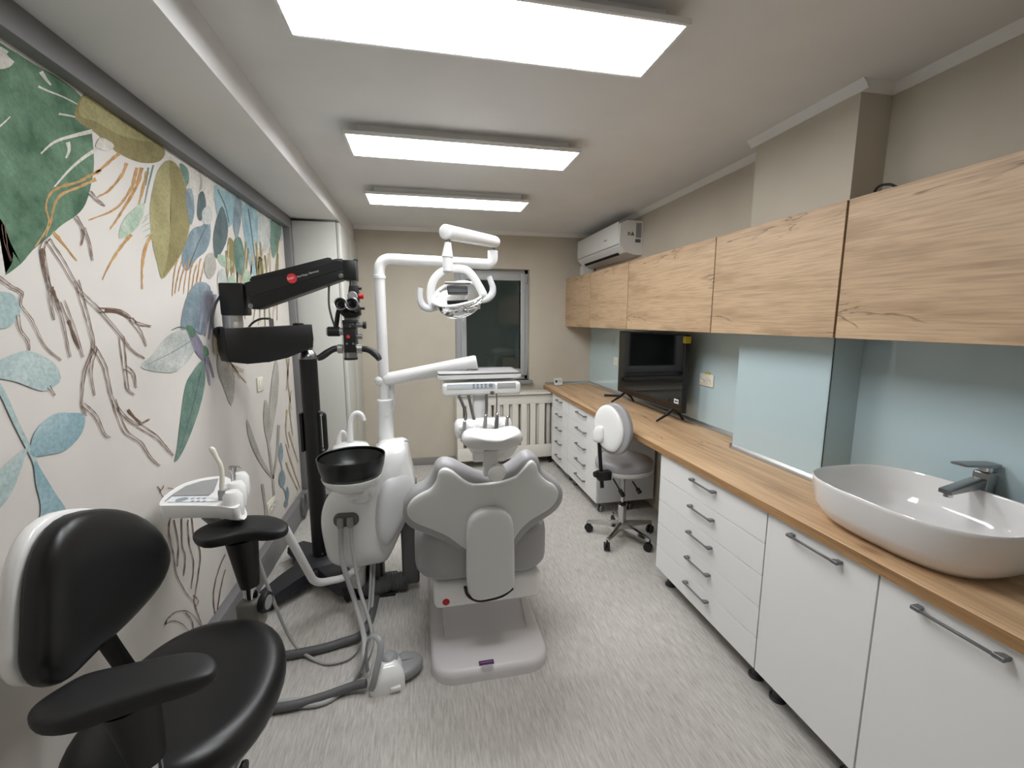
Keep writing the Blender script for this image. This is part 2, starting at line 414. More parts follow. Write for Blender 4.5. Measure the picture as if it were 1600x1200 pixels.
def handle(parent, xf, y0, y1, z):
    b = B(); xo = xf - 0.027; w = 0.004
    y0, y1 = min(y0, y1), max(y0, y1); e = 0.024
    b.box(xo, xo + 0.007, y0 + e * 0.6, y1 - e * 0.6, z - w, z + w, 0.001, 1)
    for ya, yb in ((y0, y0 + e), (y1, y1 - e)):
        b.prism([(xf, ya, z - 0.006), (xo, ya, z - 0.006), (xo, yb, z - 0.006), (xo + 0.010, yb, z - 0.006), (xf, yb - (yb - ya) * 0.35, z - 0.006)], (0, 0, 0.012), 0.001, 1)
    return b.obj('handle', M_HAND, parent)
def drawer_unit(name, y0, y1, z0, z1, n, label, hl, feet, group='white base units', hoff=0.45):
    t = thing(name, ((XFC + 1.9) / 2, (y0 + y1) / 2, 0), label, 'cabinet', group)
    B().box(XFC + 0.019, 1.762 if y0 < 2 else 1.90, y0, y1, z0, z1, 0.001, 1).obj('carcass', M_WHITE2, t)
    h = (z1 - z0) / n
    for i in range(n):
        za, zb = z0 + i * h + 0.0018, z0 + (i + 1) * h - 0.0018
        d = B().box(XFC, XFC + 0.018, y0 + 0.0015, y1 - 0.0015, za, zb, 0.0008, 1).obj('drawer', M_WHITE, t)
        yc = (y0 + y1) / 2
        handle(d, XFC, yc - hl / 2, yc + hl / 2, za + h * 0.66)
    return t
def foot(t, x, y, z1):
    B().lathe([(0.034, 0), (0.034, 0.006), (0.022, 0.012), (0.02, z1 - 0.012), (0.03, z1 - 0.006), (0.03, z1)], (x, y, 0), n=20).obj('foot', M_LEG, t)
def caster(t, x, y, z1, r=0.028, m=None, ang=0.6):
    d = V(math.cos(ang), math.sin(ang), 0); p = d.cross(V(0, 0, 1))
    w = B()
    for s in (-1, 1):
        c = V(x, y, r) + p * (s * 0.013) - d * 0.012
        w.lathe([(r * 0.55, -0.008), (r * 0.92, -0.007), (r, -0.003), (r, 0.003), (r * 0.92, 0.007), (r * 0.55, 0.008)], c, p, 20)
    o = w.obj('caster', m or M_STEEL, t)
    B().box(-0.02, 0.006, -0.005, 0.005, r * 0.6, r * 1.5, 0.003, 1, Matrix.Translation((x, y, 0)) @ Matrix.Rotation(ang, 4, 'Z')).cyl((x, y, r), (x, y, z1), 0.006, 10).obj('caster_fork', m or M_STEEL, o)
for spec in (('drawer_cabinet', 3.965, 4.50, 0.085, 0.828, 5, 'narrow white five-drawer cabinet on castors beside the radiator cover', 0.17, 'c'),
             ('drawer_cabinet', 3.225, 3.955, 0.095, 0.828, 5, 'white five-drawer cabinet on castors behind the grey stool', 0.23, 'c'),
             ('drawer_cabinet', 1.449, 2.272, 0.10, 0.830, 5, 'wide white five-drawer base unit on round feet near the sink', 0.19, 'f')):
    t = drawer_unit(*spec[:8], spec[8])
    y0, y1, z0 = spec[1], spec[2], spec[3]
    for x in (XFC + 0.075, 1.72):
        for y in (y0 + 0.06, y1 - 0.06):
            if spec[8] == 'c': caster(t, x, y, z0)
            else: foot(t, x, y, z0)
def door_unit(y0, y1, label, ha, hb, hz):
    t = thing('base_cabinet', ((XFC + 1.9) / 2, (y0 + y1) / 2, 0), label, 'cabinet', 'white base units')
    B().box(XFC + 0.019, 1.90, y0, y1, 0.10, 0.830, 0.001, 1).obj('carcass', M_WHITE2, t)
    d = B().box(XFC, XFC + 0.018, y0 + 0.0015, y1 - 0.0015, 0.1012, 0.8288, 0.0008, 1).obj('door', M_WHITE, t)
    handle(d, XFC, ha, hb, hz)
    for x in (XFC + 0.075, 1.85):
        for y in (y0 + 0.06, y1 - 0.06): foot(t, x, y, 0.10)
ha = AX(1228, 838, XFC - 0.025); hb = AX(1308, 878, XFC - 0.025)
door_unit(0.998, 1.446, 'narrow white base cabinet with one tall door beside the drawer unit', ha.y, hb.y, (ha.z + hb.z) / 2)
ha = AX(1422, 950, XFC - 0.025); hb = AX(1570, 1030, XFC - 0.025)
door_unit(0.39, 0.995, 'white base cabinet with a door directly under the sink', ha.y, hb.y, (ha.z + hb.z) / 2)
# wall cabinets
XU = 1.61; ZU0, ZU1 = 1.54, 2.066
UP = [(4.06, YB, 'oak wall cabinet in the far corner, narrowest to the eye'), (3.262, 4.056, 'oak wall cabinet second from the end wall, below the air conditioner'),
      (2.214, 3.258, 'oak wall cabinet above the television'), (1.449, 2.210, 'oak wall cabinet in front of the beige pillar'),
      (0.40, 1.443, 'oak wall cabinet above the sink, largest in view')]
for y0, y1, lab in UP:
    t = thing('wall_cabinet', (1.77, (y0 + y1) / 2, ZU0), lab, 'cabinet', 'oak fronted wall cabinets')
    xb = XR
    if y0 < 1.5 and y1 > 2.0: xb = 1.77
    elif y0 < 1.4: xb = XR
    B().box(XU + 0.019, xb - 0.001, y0 + 0.001, y1 - 0.001, ZU0 + 0.003, ZU1 - 0.002).obj('carcass', M_WHITE2 if False else M_WOODU, t)
    d = B().box(XU, XU + 0.018, y0 + 0.002, y1 - 0.002, ZU0, ZU1, 0.0008, 1).obj('door', M_WOODU, t)
# back-painted glass splashback
def splash(x0, x1, y0, y1, label):
    o = B().box(x0, x1, y0, y1, ZT1, ZU0, 0.0006, 1).obj('splashback_panel', M_SPLASH); tag(o, label, 'splashback', 'pale blue glass splashback')
splash(XR - 0.006, XR, 2.156, YB, 'pale blue glass splashback behind the television')
splash(1.764, 1.77, 1.579, 2.156, 'brightly lit pale blue glass panel on the face of the pillar')
splash(1.764, XR, 1.579, 1.585, 'shaded pale blue glass strip on the near side of the pillar')
splash(XR - 0.006, XR, 0.05, 1.579, 'pale blue glass splashback behind the sink')
def profile(a, b, inward, n, label):
    a, b, i = Vector(a), Vector(b), Vector(inward); h = 0.03
    pr = [V(0, 0, 0), i * 0.02, i * 0.02 + V(0, 0, 0.008), i * 0.012 + V(0, 0, 0.02), i * 0.006 + V(0, 0, h), V(0, 0, h)]
    struct(B().ring_surface([[a + p for p in pr], [b + p for p in pr]]), n, M_ALU, label)
profile((XR - 0.006, 2.156, ZT1), (XR - 0.006, YB, ZT1), (-1, 0, 0), 'trim_9', 'aluminium sealing strip along the worktop behind the television')
profile((1.764, 1.585, ZT1), (1.764, 2.150, ZT1), (-1, 0, 0), 'trim_10', 'aluminium sealing strip at the foot of the pillar')
profile((XFW + 0.02, YB, ZT1), (XR - 0.006, YB, ZT1), (0, -1, 0), 'trim_11', 'grey sealing strip across the far end of the worktop')
for y in (1.585, 2.152):
    B().box(1.742, 1.766, y - 0.004, y + 0.004, ZT1, ZT1 + 0.032, 0.002).obj('end_cap', M_CHROME, bpy.data.objects['trim_10'])
# tall cabinet at the back left
t = thing('wardrobe', (-0.82, 4.35, 0), 'tall white built-in cupboard between the mural and the end wall', 'cupboard')
B().box(-1.0, -0.668, 3.9, YB - 0.001, 0.09, 2.402, 0.003).obj('body', M_OFFW, t)
B().box(-1.0, -0.68, 3.93, YB - 0.01, 0.0, 0.09).obj('plinth', M_DGREY, t)
for y0, y1 in ((3.9, 4.348), (4.352, YB - 0.002)):
    B().box(-0.667, -0.632, y0, y1, 0.09, 2.402, 0.012, 3).obj('door', M_OFFW, t)
# radiator cover
YR = 4.55; t = thing('radiator_cover', (1.0, YR, 0), 'cream slatted radiator cover below the window', 'radiator cover')
xa, xb = AY(714, 650, YR).x, XFC + 0.1
zt = AY(861, 613, YR - 0.02).z
B().box(xa, xb, YR - 0.02, YB - 0.055, zt - 0.018, zt, 0.002).obj('shelf', M_RAD, t)
B().box(xa, xb, YR - 0.022, YR - 0.02, zt - 0.021, zt - 0.0175).obj('painted_shade_strip', M_SHADOWGAP, t)  # dark strip painting the shade under the shelf edge
za = 0.09
gt, gb = AY(800, 632, YR).z, AY(800, 697, YR).z
B().box(xa, xb, YR, YR + 0.018, gt, zt - 0.022, 0.001).obj('top_rail', M_RAD, t)
B().box(xa, xb, YR, YR + 0.018, za, gb, 0.001).obj('bottom_rail', M_RAD, t)
pitch = (AY(836, 640, YR).x - AY(780, 640, YR).x) / 4.0
x = AY(857, 640, YR).x - pitch * 0.45
k = 0
while x > xa + 0.02:
    x0 = x - pitch * 0.62
    B().box(max(xa, x0), x, YR, YR + 0.018, gb, gt, 0.001, 1).obj('slat', M_RAD, t); x -= pitch; k += 1
B().box(xa, xa + 0.018, YR + 0.018, YB - 0.013, za, zt - 0.018, 0.001).obj('side_panel', M_RAD, t)
rp = B()
x = xa + 0.1
while x < xb - 0.08: rp.box(x, x + 0.045, YR + 0.025, YR + 0.11, 0.12, 0.72, 0.012, 2); x += 0.06
rp.obj('radiator', M_RADI, t)
for x in (xa + 0.03, xb - 0.1): B().box(x, x + 0.03, YR + 0.05, YR + 0.08, 0, za).obj('foot', M_SHADOWGAP, t)
# ================================================================== dental chair
t = thing('dental_chair', (0.27, 2.2, 0), 'grey upholstered dental treatment chair seen from behind', 'dental chair')
yc = [0, 0, 0, (1.92, 0.058), (2.02, 0.075), (2.12, 0.13), (2.22, 0.262), (2.60, 0.268), (2.75, 0.12)]
base_o = [(0.27 + x * 1.0, 2.34 + y) for x, y in rrect(0.55, 1.22, 0.11, 8)]
rings = []
for s_, z in ((1.0, 0.0), (1.0, 0.03), (0.992, 0.045), (0.97, 0.056), (0.93, 0.062)):
    rings.append([V(0.27 + (x - 0.27) * s_, 2.34 + (y - 2.34) * (1 - (1 - s_) * 0.5), z) for x, y in base_o])
base = B().ring_surface(rings).obj('base', M_LGREY if False else mat('white grey base casting', (222, 219, 219), 0.4), t)
B().prism([(0.06, y, z) for y, z in yc[3:9]] + [(0.06, 2.75, 0.03), (0.06, 1.92, 0.03)], (0.42, 0, 0), 0.012, 3).obj('lift_cover', MATS['white grey base casting'], t)
p = AZ(760, 1035, 0.0635)
B().box(p.x - 0.034, p.x + 0.034, p.y - 0.012, p.y + 0.012, 0.0605, 0.0655, 0.001).obj('label_plate', M_PURPLE, base)
B().box(p.x - 0.028, p.x + 0.028, p.y - 0.0015, p.y + 0.0015, 0.0655, 0.0658).obj('print_line', M_PALEINK, base)
B().box(p.x - 0.028, p.x + 0.028, 1.732, 1.765, 0.0, 0.064, 0.008, 3).obj('front_clip', M_CLEAR, base)
# seat frame
fr = B().box(0.015, 0.535, 1.885, 2.60, 0.262, 0.40, 0.03, 3).obj('seat_frame', M_GLOSS, t)
p = AY(697, 941, 1.884)
B().lathe([(0.017, 0), (0.017, 0.004), (0.013, 0.007)], p + V(0, 0.004, 0), (0, -1, 0), 20).obj('stop_button', M_RED, fr)
# seat cushion
so = [(0.255 + x, 2.23 + y) for x, y in rrect(0.64, 0.76, 0.14, 8)]
B().pillow([V(x, y, 0.525) for x, y in so], (0, 0, 1), 0.09, 0.07, 9, 10, edge=0.055).obj('seat', M_PVC, t)
lo = [V(0.27 + x, 2.78 + y, 0.49 - (y + 0.3) * 0.35) for x, y in rrect(0.5, 0.62, 0.14, 8)]
B().pillow(lo, (0, 0.33, 0.94), 0.05, 0.05, 8, 8, edge=0.02).obj('leg_rest', M_PVC, t)
# backrest
BO = V(0.27, 1.86, 0.5); BU = V(0, -0.16, 0.987); BN = V(0, -0.987, -0.16)
def bp(x, y, d=0.0): return AP(x, y, BO + BN * d, BN)
def wing(q): return V(q.x, q.y + 0.30 * (q.x - 0.27) ** 2, q.z)
shell = [(636, 800), (643, 787), (656, 776), (673, 766), (682, 753), (686, 739), (695, 733), (708, 737), (723, 748), (738, 755), (764, 755), (788, 750), (807, 742), (820, 729), (831, 721), (839, 727), (843, 740), (855, 753), (868, 761), (875, 772), (872, 784), (862, 795), (844, 805), (829, 813), (814, 826), (803, 842), (790, 870), (750, 872), (729, 858), (718, 851), (701, 839), (682, 831), (660, 824), (645, 818), (637, 810)]
outer = [(629, 800), (633, 784), (646, 768), (665, 756), (675, 742), (681, 726), (692, 719), (708, 721), (726, 730), (745, 738), (764, 741), (786, 732), (804, 721), (818, 709), (831, 708), (841, 716), (846, 733), (861, 746), (876, 759), (881, 773), (876, 788), (864, 799), (846, 809), (831, 818), (817, 831), (806, 848), (790, 876), (750, 878), (727, 862), (716, 855), (699, 844), (680, 836), (657, 829), (641, 823), (631, 813)]
cen = bp(758, 795)
B().pillow(cat_rom([bp(*q, -0.045) for q in outer], 3, True), BN, 0.035, 0.03, 10, 12, cen - BN * 0.045, wing, edge=0.022).obj('backrest', M_PVC, t, ang=60)
sh = B().pillow(cat_rom([bp(*q, 0.012) for q in shell], 3, True), BN, 0.012, 0.01, 14, 12, cen + BN * 0.012, wing, edge=0.006).obj('back_shell', M_LGREY, t, ang=60)
brk = [(729, 862), (729, 832), (734, 811), (748, 799), (769, 794), (788, 798), (799, 809), (802, 832), (803, 870), (803, 902), (799, 916), (784, 926), (764, 932), (745, 934), (734, 926), (729, 902)]
B().pillow(cat_rom([bp(*q, 0.05) for q in brk], 4, True), BN, 0.012, 0.02, 16, 10, edge=0.012).obj('back_bracket', mat('pale grey bracket', (226, 227, 225), 0.4), t, ang=60)
q0 = [bp(x, y, 0.03) for x, y in ((727, 917), (731, 930), (746, 938), (766, 936), (786, 930), (801, 919))]
B().tube(cat_rom(q0, 4), 0.008, 8).obj('bracket_slot', M_BLK2, t)
# headrest
hn = V(0, -0.98, -0.2); ho = V(0.28, 1.74, 1.08)
def hp(x, y, d=0.0): return AP(x, y, ho + hn * d, hn)
hd = [(722, 690), (725, 681), (736, 676), (752, 677), (770, 678), (786, 677), (800, 673), (811, 673), (817, 680), (814, 688), (805, 693), (790, 696), (768, 698), (745, 697), (729, 695)]
def hw_(q): return V(q.x, q.y + 1.3 * (q.x - 0.285) ** 2 - 0.01, q.z)
hr = B().pillow(cat_rom([hp(*q) for q in hd], 3, True), hn, 0.035, 0.06, 5, 10, None, hw_, edge=0.01).obj('headrest', M_PVC2, t, ang=70)
hs = [(730, 690), (768, 694), (808, 688), (806, 702), (797, 711), (788, 717), (770, 718), (752, 717), (742, 712), (733, 702)]
B().pillow(cat_rom([hp(*q, -0.01) for q in hs], 3, True), hn, 0.018, 0.02, 6, 8, None, hw_, edge=0.005).obj('headrest_shell', M_GLOSS, hr, ang=60)
a, b_, c = hp(767, 706, 0.028), hp(768, 730, 0.024), hp(774, 752, 0.0)
sx_ = hp(767, 715, 0.03)
B().box(sx_.x - 0.031, sx_.x + 0.031, sx_.y - 0.008, sx_.y + 0.03, hp(767, 742, 0.03).z, hp(767, 704, 0.03).z, 0.008, 3).obj('headrest_stem', M_PVC2, t)
B().box(sx_.x - 0.075, sx_.x + 0.065, sx_.y + 0.005, sx_.y + 0.04, hp(767, 722, 0.03).z, hp(767, 706, 0.03).z, 0.012, 3).obj('headrest_carriage', M_GLOSS, t)
kc = hp(776, 739, 0.045)
B().lathe([(0.036, -0.02), (0.04, -0.012), (0.04, 0.0), (0.034, 0.012), (0.015, 0.016)], kc, BN, 24).obj('headrest_knob', M_GLOSS, t)

# ================================================================== dental unit: body, spittoon, lamp post
u = thing('dental_unit', (-0.25, 2.55, 0), 'glossy white dental unit carrying the black spittoon, lamp post and instrument arm', 'dental unit')
YU = 2.52
ub = [(591, 694), (612, 690), (634, 690), (640, 712), (646, 735), (650, 765), (641, 792), (627, 822), (613, 853), (604, 864), (585, 868), (560, 873), (535, 871), (519, 862), (512, 840), (507, 812), (508, 788), (516, 768), (530, 754), (552, 748), (572, 738), (583, 716)]
body = B().pillow(cat_rom([AY(*q, YU) for q in ub], 3, True), (0, -1, 0), 0.10, 0.08, 4.5, 14, AY(580, 800, YU), edge=0.07).obj('body', M_GLOSS, u, ang=60)
sn = V(0.45, -0.89, 0).normalized(); so_ = AY(618, 790, YU - 0.132)
sp = [(600, 752), (612, 741), (627, 733), (638, 738), (645, 755), (646, 772), (636, 796), (622, 824), (608, 848), (598, 852), (590, 836), (588, 808), (591, 776)]
B().pillow(cat_rom([AP(*q, so_, sn) for q in sp], 3, True), sn, 0.048, 0.04, 3.2, 10, edge=0.004).obj('side_panel', mat('pale grey side cover', (218, 219, 219), 0.3), u, ang=60)
p = AY(634, 696, YU - 0.16)
B().box(p.x - 0.012, p.x + 0.012, YU - 0.075, YU - 0.06, p.z - 0.003, p.z + 0.003).obj('name_mark', M_PALEINK, u)
# spittoon bowl
bc = AY(549, 712, 2.27)
bz = bc.z
bowl = B().lathe([(0.162, 0.0), (0.166, 0.004), (0.168, 0.0), (0.160, -0.05), (0.145, -0.10), (0.115, -0.14), (0.07, -0.15), (0.03, -0.14), (0.04, -0.12), (0.10, -0.10), (0.135, -0.06), (0.155, -0.01)], (bc.x, bc.y, bz), n=48, cap=False, sy=0.98)
bo = bowl.obj('spittoon_bowl', mat('black glazed bowl', (14, 17, 17), 0.33), u, ang=60)
B().lathe([(0.150, -0.102), (0.148, -0.112), (0.125, -0.15), (0.08, -0.175), (0.03, -0.18)], (bc.x, bc.y, bz), n=40).obj('bowl_support', M_GLOSS, u, ang=60)
B().tube(cat_rom([(bc.x, bc.y, bz - 0.16), (bc.x + 0.02, bc.y + 0.1, bz - 0.22), (bc.x + 0.03, YU, bz - 0.26)], 5), [0.07, 0.08, 0.09], 20).obj('bowl_neck', M_GLOSS, u, ang=60)
# cup filler taps
YT = 2.52
c0 = AY(548, 694, YT)
B().lathe([(0.10, -0.10), (0.105, -0.02), (0.09, 0.0), (0.03, 0.012)], (c0.x, YT, c0.z), n=28, sx=1.0, sy=0.8).obj('tap_base', M_GLOSS, u, ang=60)
def P(*q): return [AY(x, y, YT) for x, y in q]
B().tube(cat_rom(P((547, 692), (547, 670), (548, 655), (553, 647), (560, 645), (566, 649), (569, 657)), 4), [0.02, 0.014, 0.013, 0.013, 0.011], 12).obj('cup_filler_tap', M_GLOSS, u)
B().tube(cat_rom(P((529, 697), (530, 683), (534, 675), (539, 677), (543, 684)), 4), [0.017, 0.011, 0.01, 0.008], 12).obj('rinse_tap', M_GLOSS, u)
# underside
p = AY(590, 868, YU)
B().box(p.x - 0.10, p.x + 0.03, YU - 0.03, YU + 0.10, 0.02, p.z + 0.08, 0.01).obj('pedestal', M_BLK2, u)
B().box(p.x - 0.16, p.x + 0.10, YU - 0.08, YU + 0.16, 0.0, 0.02, 0.005).obj('foot_plate', M_BLK2, u)
a = AY(560, 872, YU - 0.08); b_ = AY(560, 915, YU - 0.08)
B().tube([a + V(0, 0, 0.05), a, b_ + V(0, 0, 0.02), b_], [0.042, 0.042, 0.042, 0.03], 20).obj('waste_canister', mat('milky canister', (206, 208, 206), 0.35), u)
# hose socket on the front
hs_c = AY(541, 812, YU - 0.17); hy = YU - 0.168
ho_ = [V(hs_c.x + x, hy, hs_c.z + z) for x, z in rrect(0.132, 0.078, 0.036, 6)]
B().pillow(ho_, (0, -1, 0), 0.008, 0.05, 10, 6, edge=0.004).obj('hose_socket', M_DGREY, u, ang=60)
for dx in (-0.028, 0.022):
    B().tube([(hs_c.x + dx, hy - 0.01, hs_c.z + 0.014), (hs_c.x + dx, hy - 0.02, hs_c.z - 0.01), (hs_c.x + dx, hy - 0.02, hs_c.z - 0.035)], [0.017, 0.018, 0.016], 14).obj('hose_cuff', M_GREYP, u)
# lamp post
YP = 2.62
pb = AY(604, 690, YP); X0 = pb.x
zlow, zmid, ztop = AY(604, 696, YP).z, AY(602, 628, YP).z, AY(600, 408, YP).z
B().lathe([(0.062, zlow - 0.03), (0.06, zlow + 0.008), (0.05, zlow + 0.016), (0.045, zlow + 0.02), (0.044, zmid - 0.004), (0.046, zmid), (0.046, zmid + 0.014), (0.034, zmid + 0.018)], (X0, YP, 0), n=28).obj('post_sleeve', M_ENAMEL, u)
B().lathe([(0.008, 0), (0.008, 0.003)], AY(605, 648, YP - 0.044), (0, -1, 0), 12).obj('post_screw', M_TRIMW, u)
r = 0.030
e0 = AY(770, 412, YP - 0.02); e1 = AY(771, 392, YP - 0.02); za = AY(640, 405, YP).z
post = [V(X0, YP, zlow), V(X0, YP, za), V(e0.x, YP - 0.02, e0.z - 0.005), V(e0.x, YP - 0.02, e1.z)]
B().tube(fillet(post, 0.075, 8), r, 18).obj('lamp_post', M_ENAMEL, u, ang=60)
zc = AY(600, 433, YP).z
B().lathe([(0.031, -0.01), (0.035, -0.008), (0.035, 0.008), (0.031, 0.01)], (X0, YP, zc), n=24).obj('post_collar', M_ENAMEL, u)
p1 = V(e0.x, YP - 0.02, e1.z)
B().cyl(p1 - V(0, 0, 0.01), p1 + V(0, 0, 0.06), 0.014, 14).obj('swivel_pin', M_STEEL, u)
YL = 2.22
q1 = AY(699, 363, YL); q0 = AY(772, 378, YP - 0.02)
B().tube([q0 + (q0 - q1).normalized() * 0.03, q0 + (q0 - q1).normalized() * 0.02, q0, q1, q1 + (q1 - q0).normalized() * 0.018, q1 + (q1 - q0).normalized() * 0.026], [0.02, 0.03, 0.033, 0.036, 0.036, 0.027], 20).obj('lamp_arm', M_ENAMEL, u, ang=50)
lp = AY(700, 385, YL)
B().cyl(AY(700, 370, YL), lp, 0.012, 12).obj('swivel_pin', M_STEEL, u)
a = AY(700, 379, YL); b_ = AY(699, 402, YL); c = AY(700, 424, YL)
B().tube([a, a * 0.5 + b_ * 0.5, b_ + V(0, 0, 0.001), b_, c], [0.016, 0.022, 0.029, 0.024, 0.026], 18).obj('lamp_socket', M_ENAMEL, u, ang=30)
# lamp head
lo_n = V(0.05, -0.62, -0.78).normalized()
LC = AY(714, 462, YL)
def lpnt(x, y, d=0.0): return AY(x, y, YL + d)
yoke = [(676, 476), (673, 462), (675, 444), (684, 430), (700, 421), (716, 420), (730, 423), (741, 435), (750, 450), (756, 462)]
B().tube(cat_rom([lpnt(*q) for q in yoke], 4), 0.020, 12, flat=((0, 1, 0), 0.42)).obj('lamp_yoke', M_GLOSS, u, ang=60)
rim = [(676, 470), (682, 457), (694, 448), (710, 442), (726, 440), (742, 444), (753, 453), (754, 461), (744, 469), (728, 474), (708, 478), (690, 478), (680, 475)]
rdep = lambda y: (462 - y) * 0.0045
rimp = cat_rom([lpnt(x, y, rdep(y)) for x, y in rim], 4, True)
B().tube(rimp, 0.0075, 8, loop=True).obj('lamp_rim', M_GLOSS, u)
cenr = sum(rimp, Vector()) / len(rimp)
back = V(-0.02, 0.62, 0.30).normalized()
dish = B()
rr = []
random.seed(3)
for k in range(6):
    f = 1 - k / 5.0 * 0.95
    rr.append([cenr + (q - cenr) * f + back * (0.075 * (1 - f * f)) for q in rimp[::2]])
dish.ring_surface(rr, True, False, True)
dm = mat('faceted mirror', (215, 215, 215), 0.06, 1.0)
dish.obj('lamp_reflector', dm, u, ang=5)
bb = cenr + V(0, -0.015, 0.02)
B().box(-0.052, 0.052, -0.012, 0.012, -0.022, 0.022, 0.006, 2, Matrix.Translation(bb) @ Matrix.Rotation(-0.5, 4, 'X')).obj('bulb_holder', M_BLK2, u)
B().box(-0.062, 0.062, -0.004, 0.004, -0.006, 0.006, 0.002, 2, Matrix.Translation(bb + V(0, -0.005, 0.034))).obj('bulb_bar', M_CHROME, u)
shield = [(678, 474), (690, 479), (708, 479), (728, 475), (744, 470), (755, 462), (750, 478), (738, 490), (720, 497), (703, 497), (690, 490)]
B().pillow(cat_rom([lpnt(x, y, rdep(min(y, 480))) for x, y in shield], 3, True), (0, -1, -0.3), 0.028, 0.0, 3, 8).obj('clear_shield', M_CLEAR, u, ang=60)
fac = []
for i in range(9):
    for j in range(2):
        x = 688 + i * 7.0 + j * 3; y = 481.5 + j * 6.5 - abs(i - 3) * 0.6 - i * 0.6
        p = lpnt(x, y, 0.03); ang = random.uniform(-0.6, 0.6)
        B().box(-0.011, 0.011, -0.001, 0.001, -0.009, 0.009, 0, 1, Matrix.Translation(p) @ Matrix.Rotation(ang, 4, 'Z') @ Matrix.Rotation(random.uniform(-0.9, 0.3), 4, 'X')).obj('mirror_facet', dm, u)
for pts in ([(657, 450), (656, 459), (657, 470), (662, 479), (672, 483), (684, 482)], [(764, 432), (767, 440), (770, 449), (769, 459), (762, 467), (752, 471)]):
    B().tube(cat_rom([lpnt(x, y, -0.01) for x, y in pts], 4), [0.013, 0.014, 0.016, 0.018, 0.016, 0.010], 12).obj('lamp_handle', mat('lamp handle grip', (222, 224, 226), 0.35) if 'lamp handle grip' not in MATS else MATS['lamp handle grip'], u, ang=60)
for x, y in ((676, 474), (756, 460)):
    B().sphere(lpnt(x, y, -0.005), 0.017, 14).obj('lamp_pivot', M_GLOSS, u)
# instrument arm
a = AY(598, 594, YP); b_ = AY(745, 566, 2.58)
B().tube([a, a + (b_ - a) * 0.03, a + (b_ - a) * 0.1, b_ - (b_ - a) * 0.02, b_], [0.026, 0.038, 0.038, 0.044, 0.038], 20).obj('instrument_arm', M_ENAMEL, u, ang=50)
B().sphere(AY(593, 595, YP - 0.01), 0.028, 16).obj('arm_joint', M_ENAMEL, u)
B().tube([AY(611, 640, YP + 0.05), AY(610, 600, YP + 0.03)], 0.024, 14).obj('arm_support', M_ENAMEL, u)
B().cyl(AY(733, 571, 2.58), AY(735, 592, 2.55), 0.022, 16).obj('arm_swivel', M_STEEL, u)
# instrument tray and console
TZ = AY(745, 588, 2.48).z
tt = [AZ(683, 578, TZ + 0.012), AZ(788, 575, TZ + 0.012), AZ(811, 584, TZ + 0.012), AZ(692, 590, TZ + 0.012)]
tcx = sum(p.x for p in tt) / 4; tcy = (tt[0].y + tt[3].y) / 2
tx0, tx1, ty0, ty1 = tt[3].x - 0.03, tt[2].x, tt[3].y, tt[3].y + 0.30
to = [V((tx0 + tx1) / 2 + x, (ty0 + ty1) / 2 + y, TZ) for x, y in rrect(tx1 - tx0, ty1 - ty0, 0.03, 5)]
B().prism(to, (0, 0, 0.022), 0.003).obj('tray_holder', M_GLOSS, u)
ti = [V((tx0 + tx1) / 2 + x, (ty0 + ty1) / 2 + y, TZ + 0.018) for x, y in rrect(tx1 - tx0 - 0.008, ty1 - ty0 - 0.008, 0.028, 5)]
tray = B().prism(ti, (0, 0, 0.010), 0.002).obj('tray', mat('grey steel tray', (176, 175, 174), 0.35, 0.3), u)
B().tube([p + V(0, 0, 0.010) for p in ti], 0.004, 8, loop=True).obj('tray_lip', M_DGREY, tray)
cz0, cz1 = AY(750, 618, ty0).z, AY(750, 596, ty0).z
cx0, cx1 = AY(691, 605, ty0).x, AY(813, 605, ty0).x
con = B().box(cx0, cx1, ty0 - 0.02, ty0 + 0.24, cz0, cz1 - 0.005, 0.018, 3).obj('console', M_GLOSS, u)
fz = (cz0 + cz1) / 2
kp = B().box(cx0 + 0.025, cx0 + (cx1 - cx0) * 0.66, ty0 - 0.0225, ty0 - 0.016, fz + 0.002, fz + 0.032, 0.001).obj('keypad', mat('pale blue keypad', (216, 226, 230), 0.4), con)
for i in range(4):
    for j in range(2):
        B().lathe([(0.006, 0), (0.006, 0.001)], (cx0 + 0.17 + i * 0.022, ty0 - 0.0226, fz + 0.011 + j * 0.013), (0, -1, 0), 10).obj('key', M_PALEINK, kp)
B().lathe([(0.012, 0), (0.012, 0.001)], (cx0 + 0.265, ty0 - 0.0226, fz + 0.018), (0, -1, 0), 16).obj('round_key', M_PALEINK, kp)
B().box(cx0 + 0.03, cx0 + 0.10, ty0 - 0.0235, ty0 - 0.022, fz + 0.008, fz + 0.02).obj('display_strip', M_PRINT, kp)
B().box(cx0 + (cx1 - cx0) * 0.69, cx1 - 0.03, ty0 - 0.0215, ty0 - 0.016, fz - 0.002, fz + 0.032, 0.003).obj('console_recess', mat('recess grey', (186, 187, 186), 0.5), con)
B().lathe([(0.012, 0), (0.012, 0.006), (0.009, 0.008)], (AY(768, 613, ty0).x, ty0 - 0.02, fz - 0.022), (0, -1, 0), 16).obj('console_lock', M_STEEL, con)
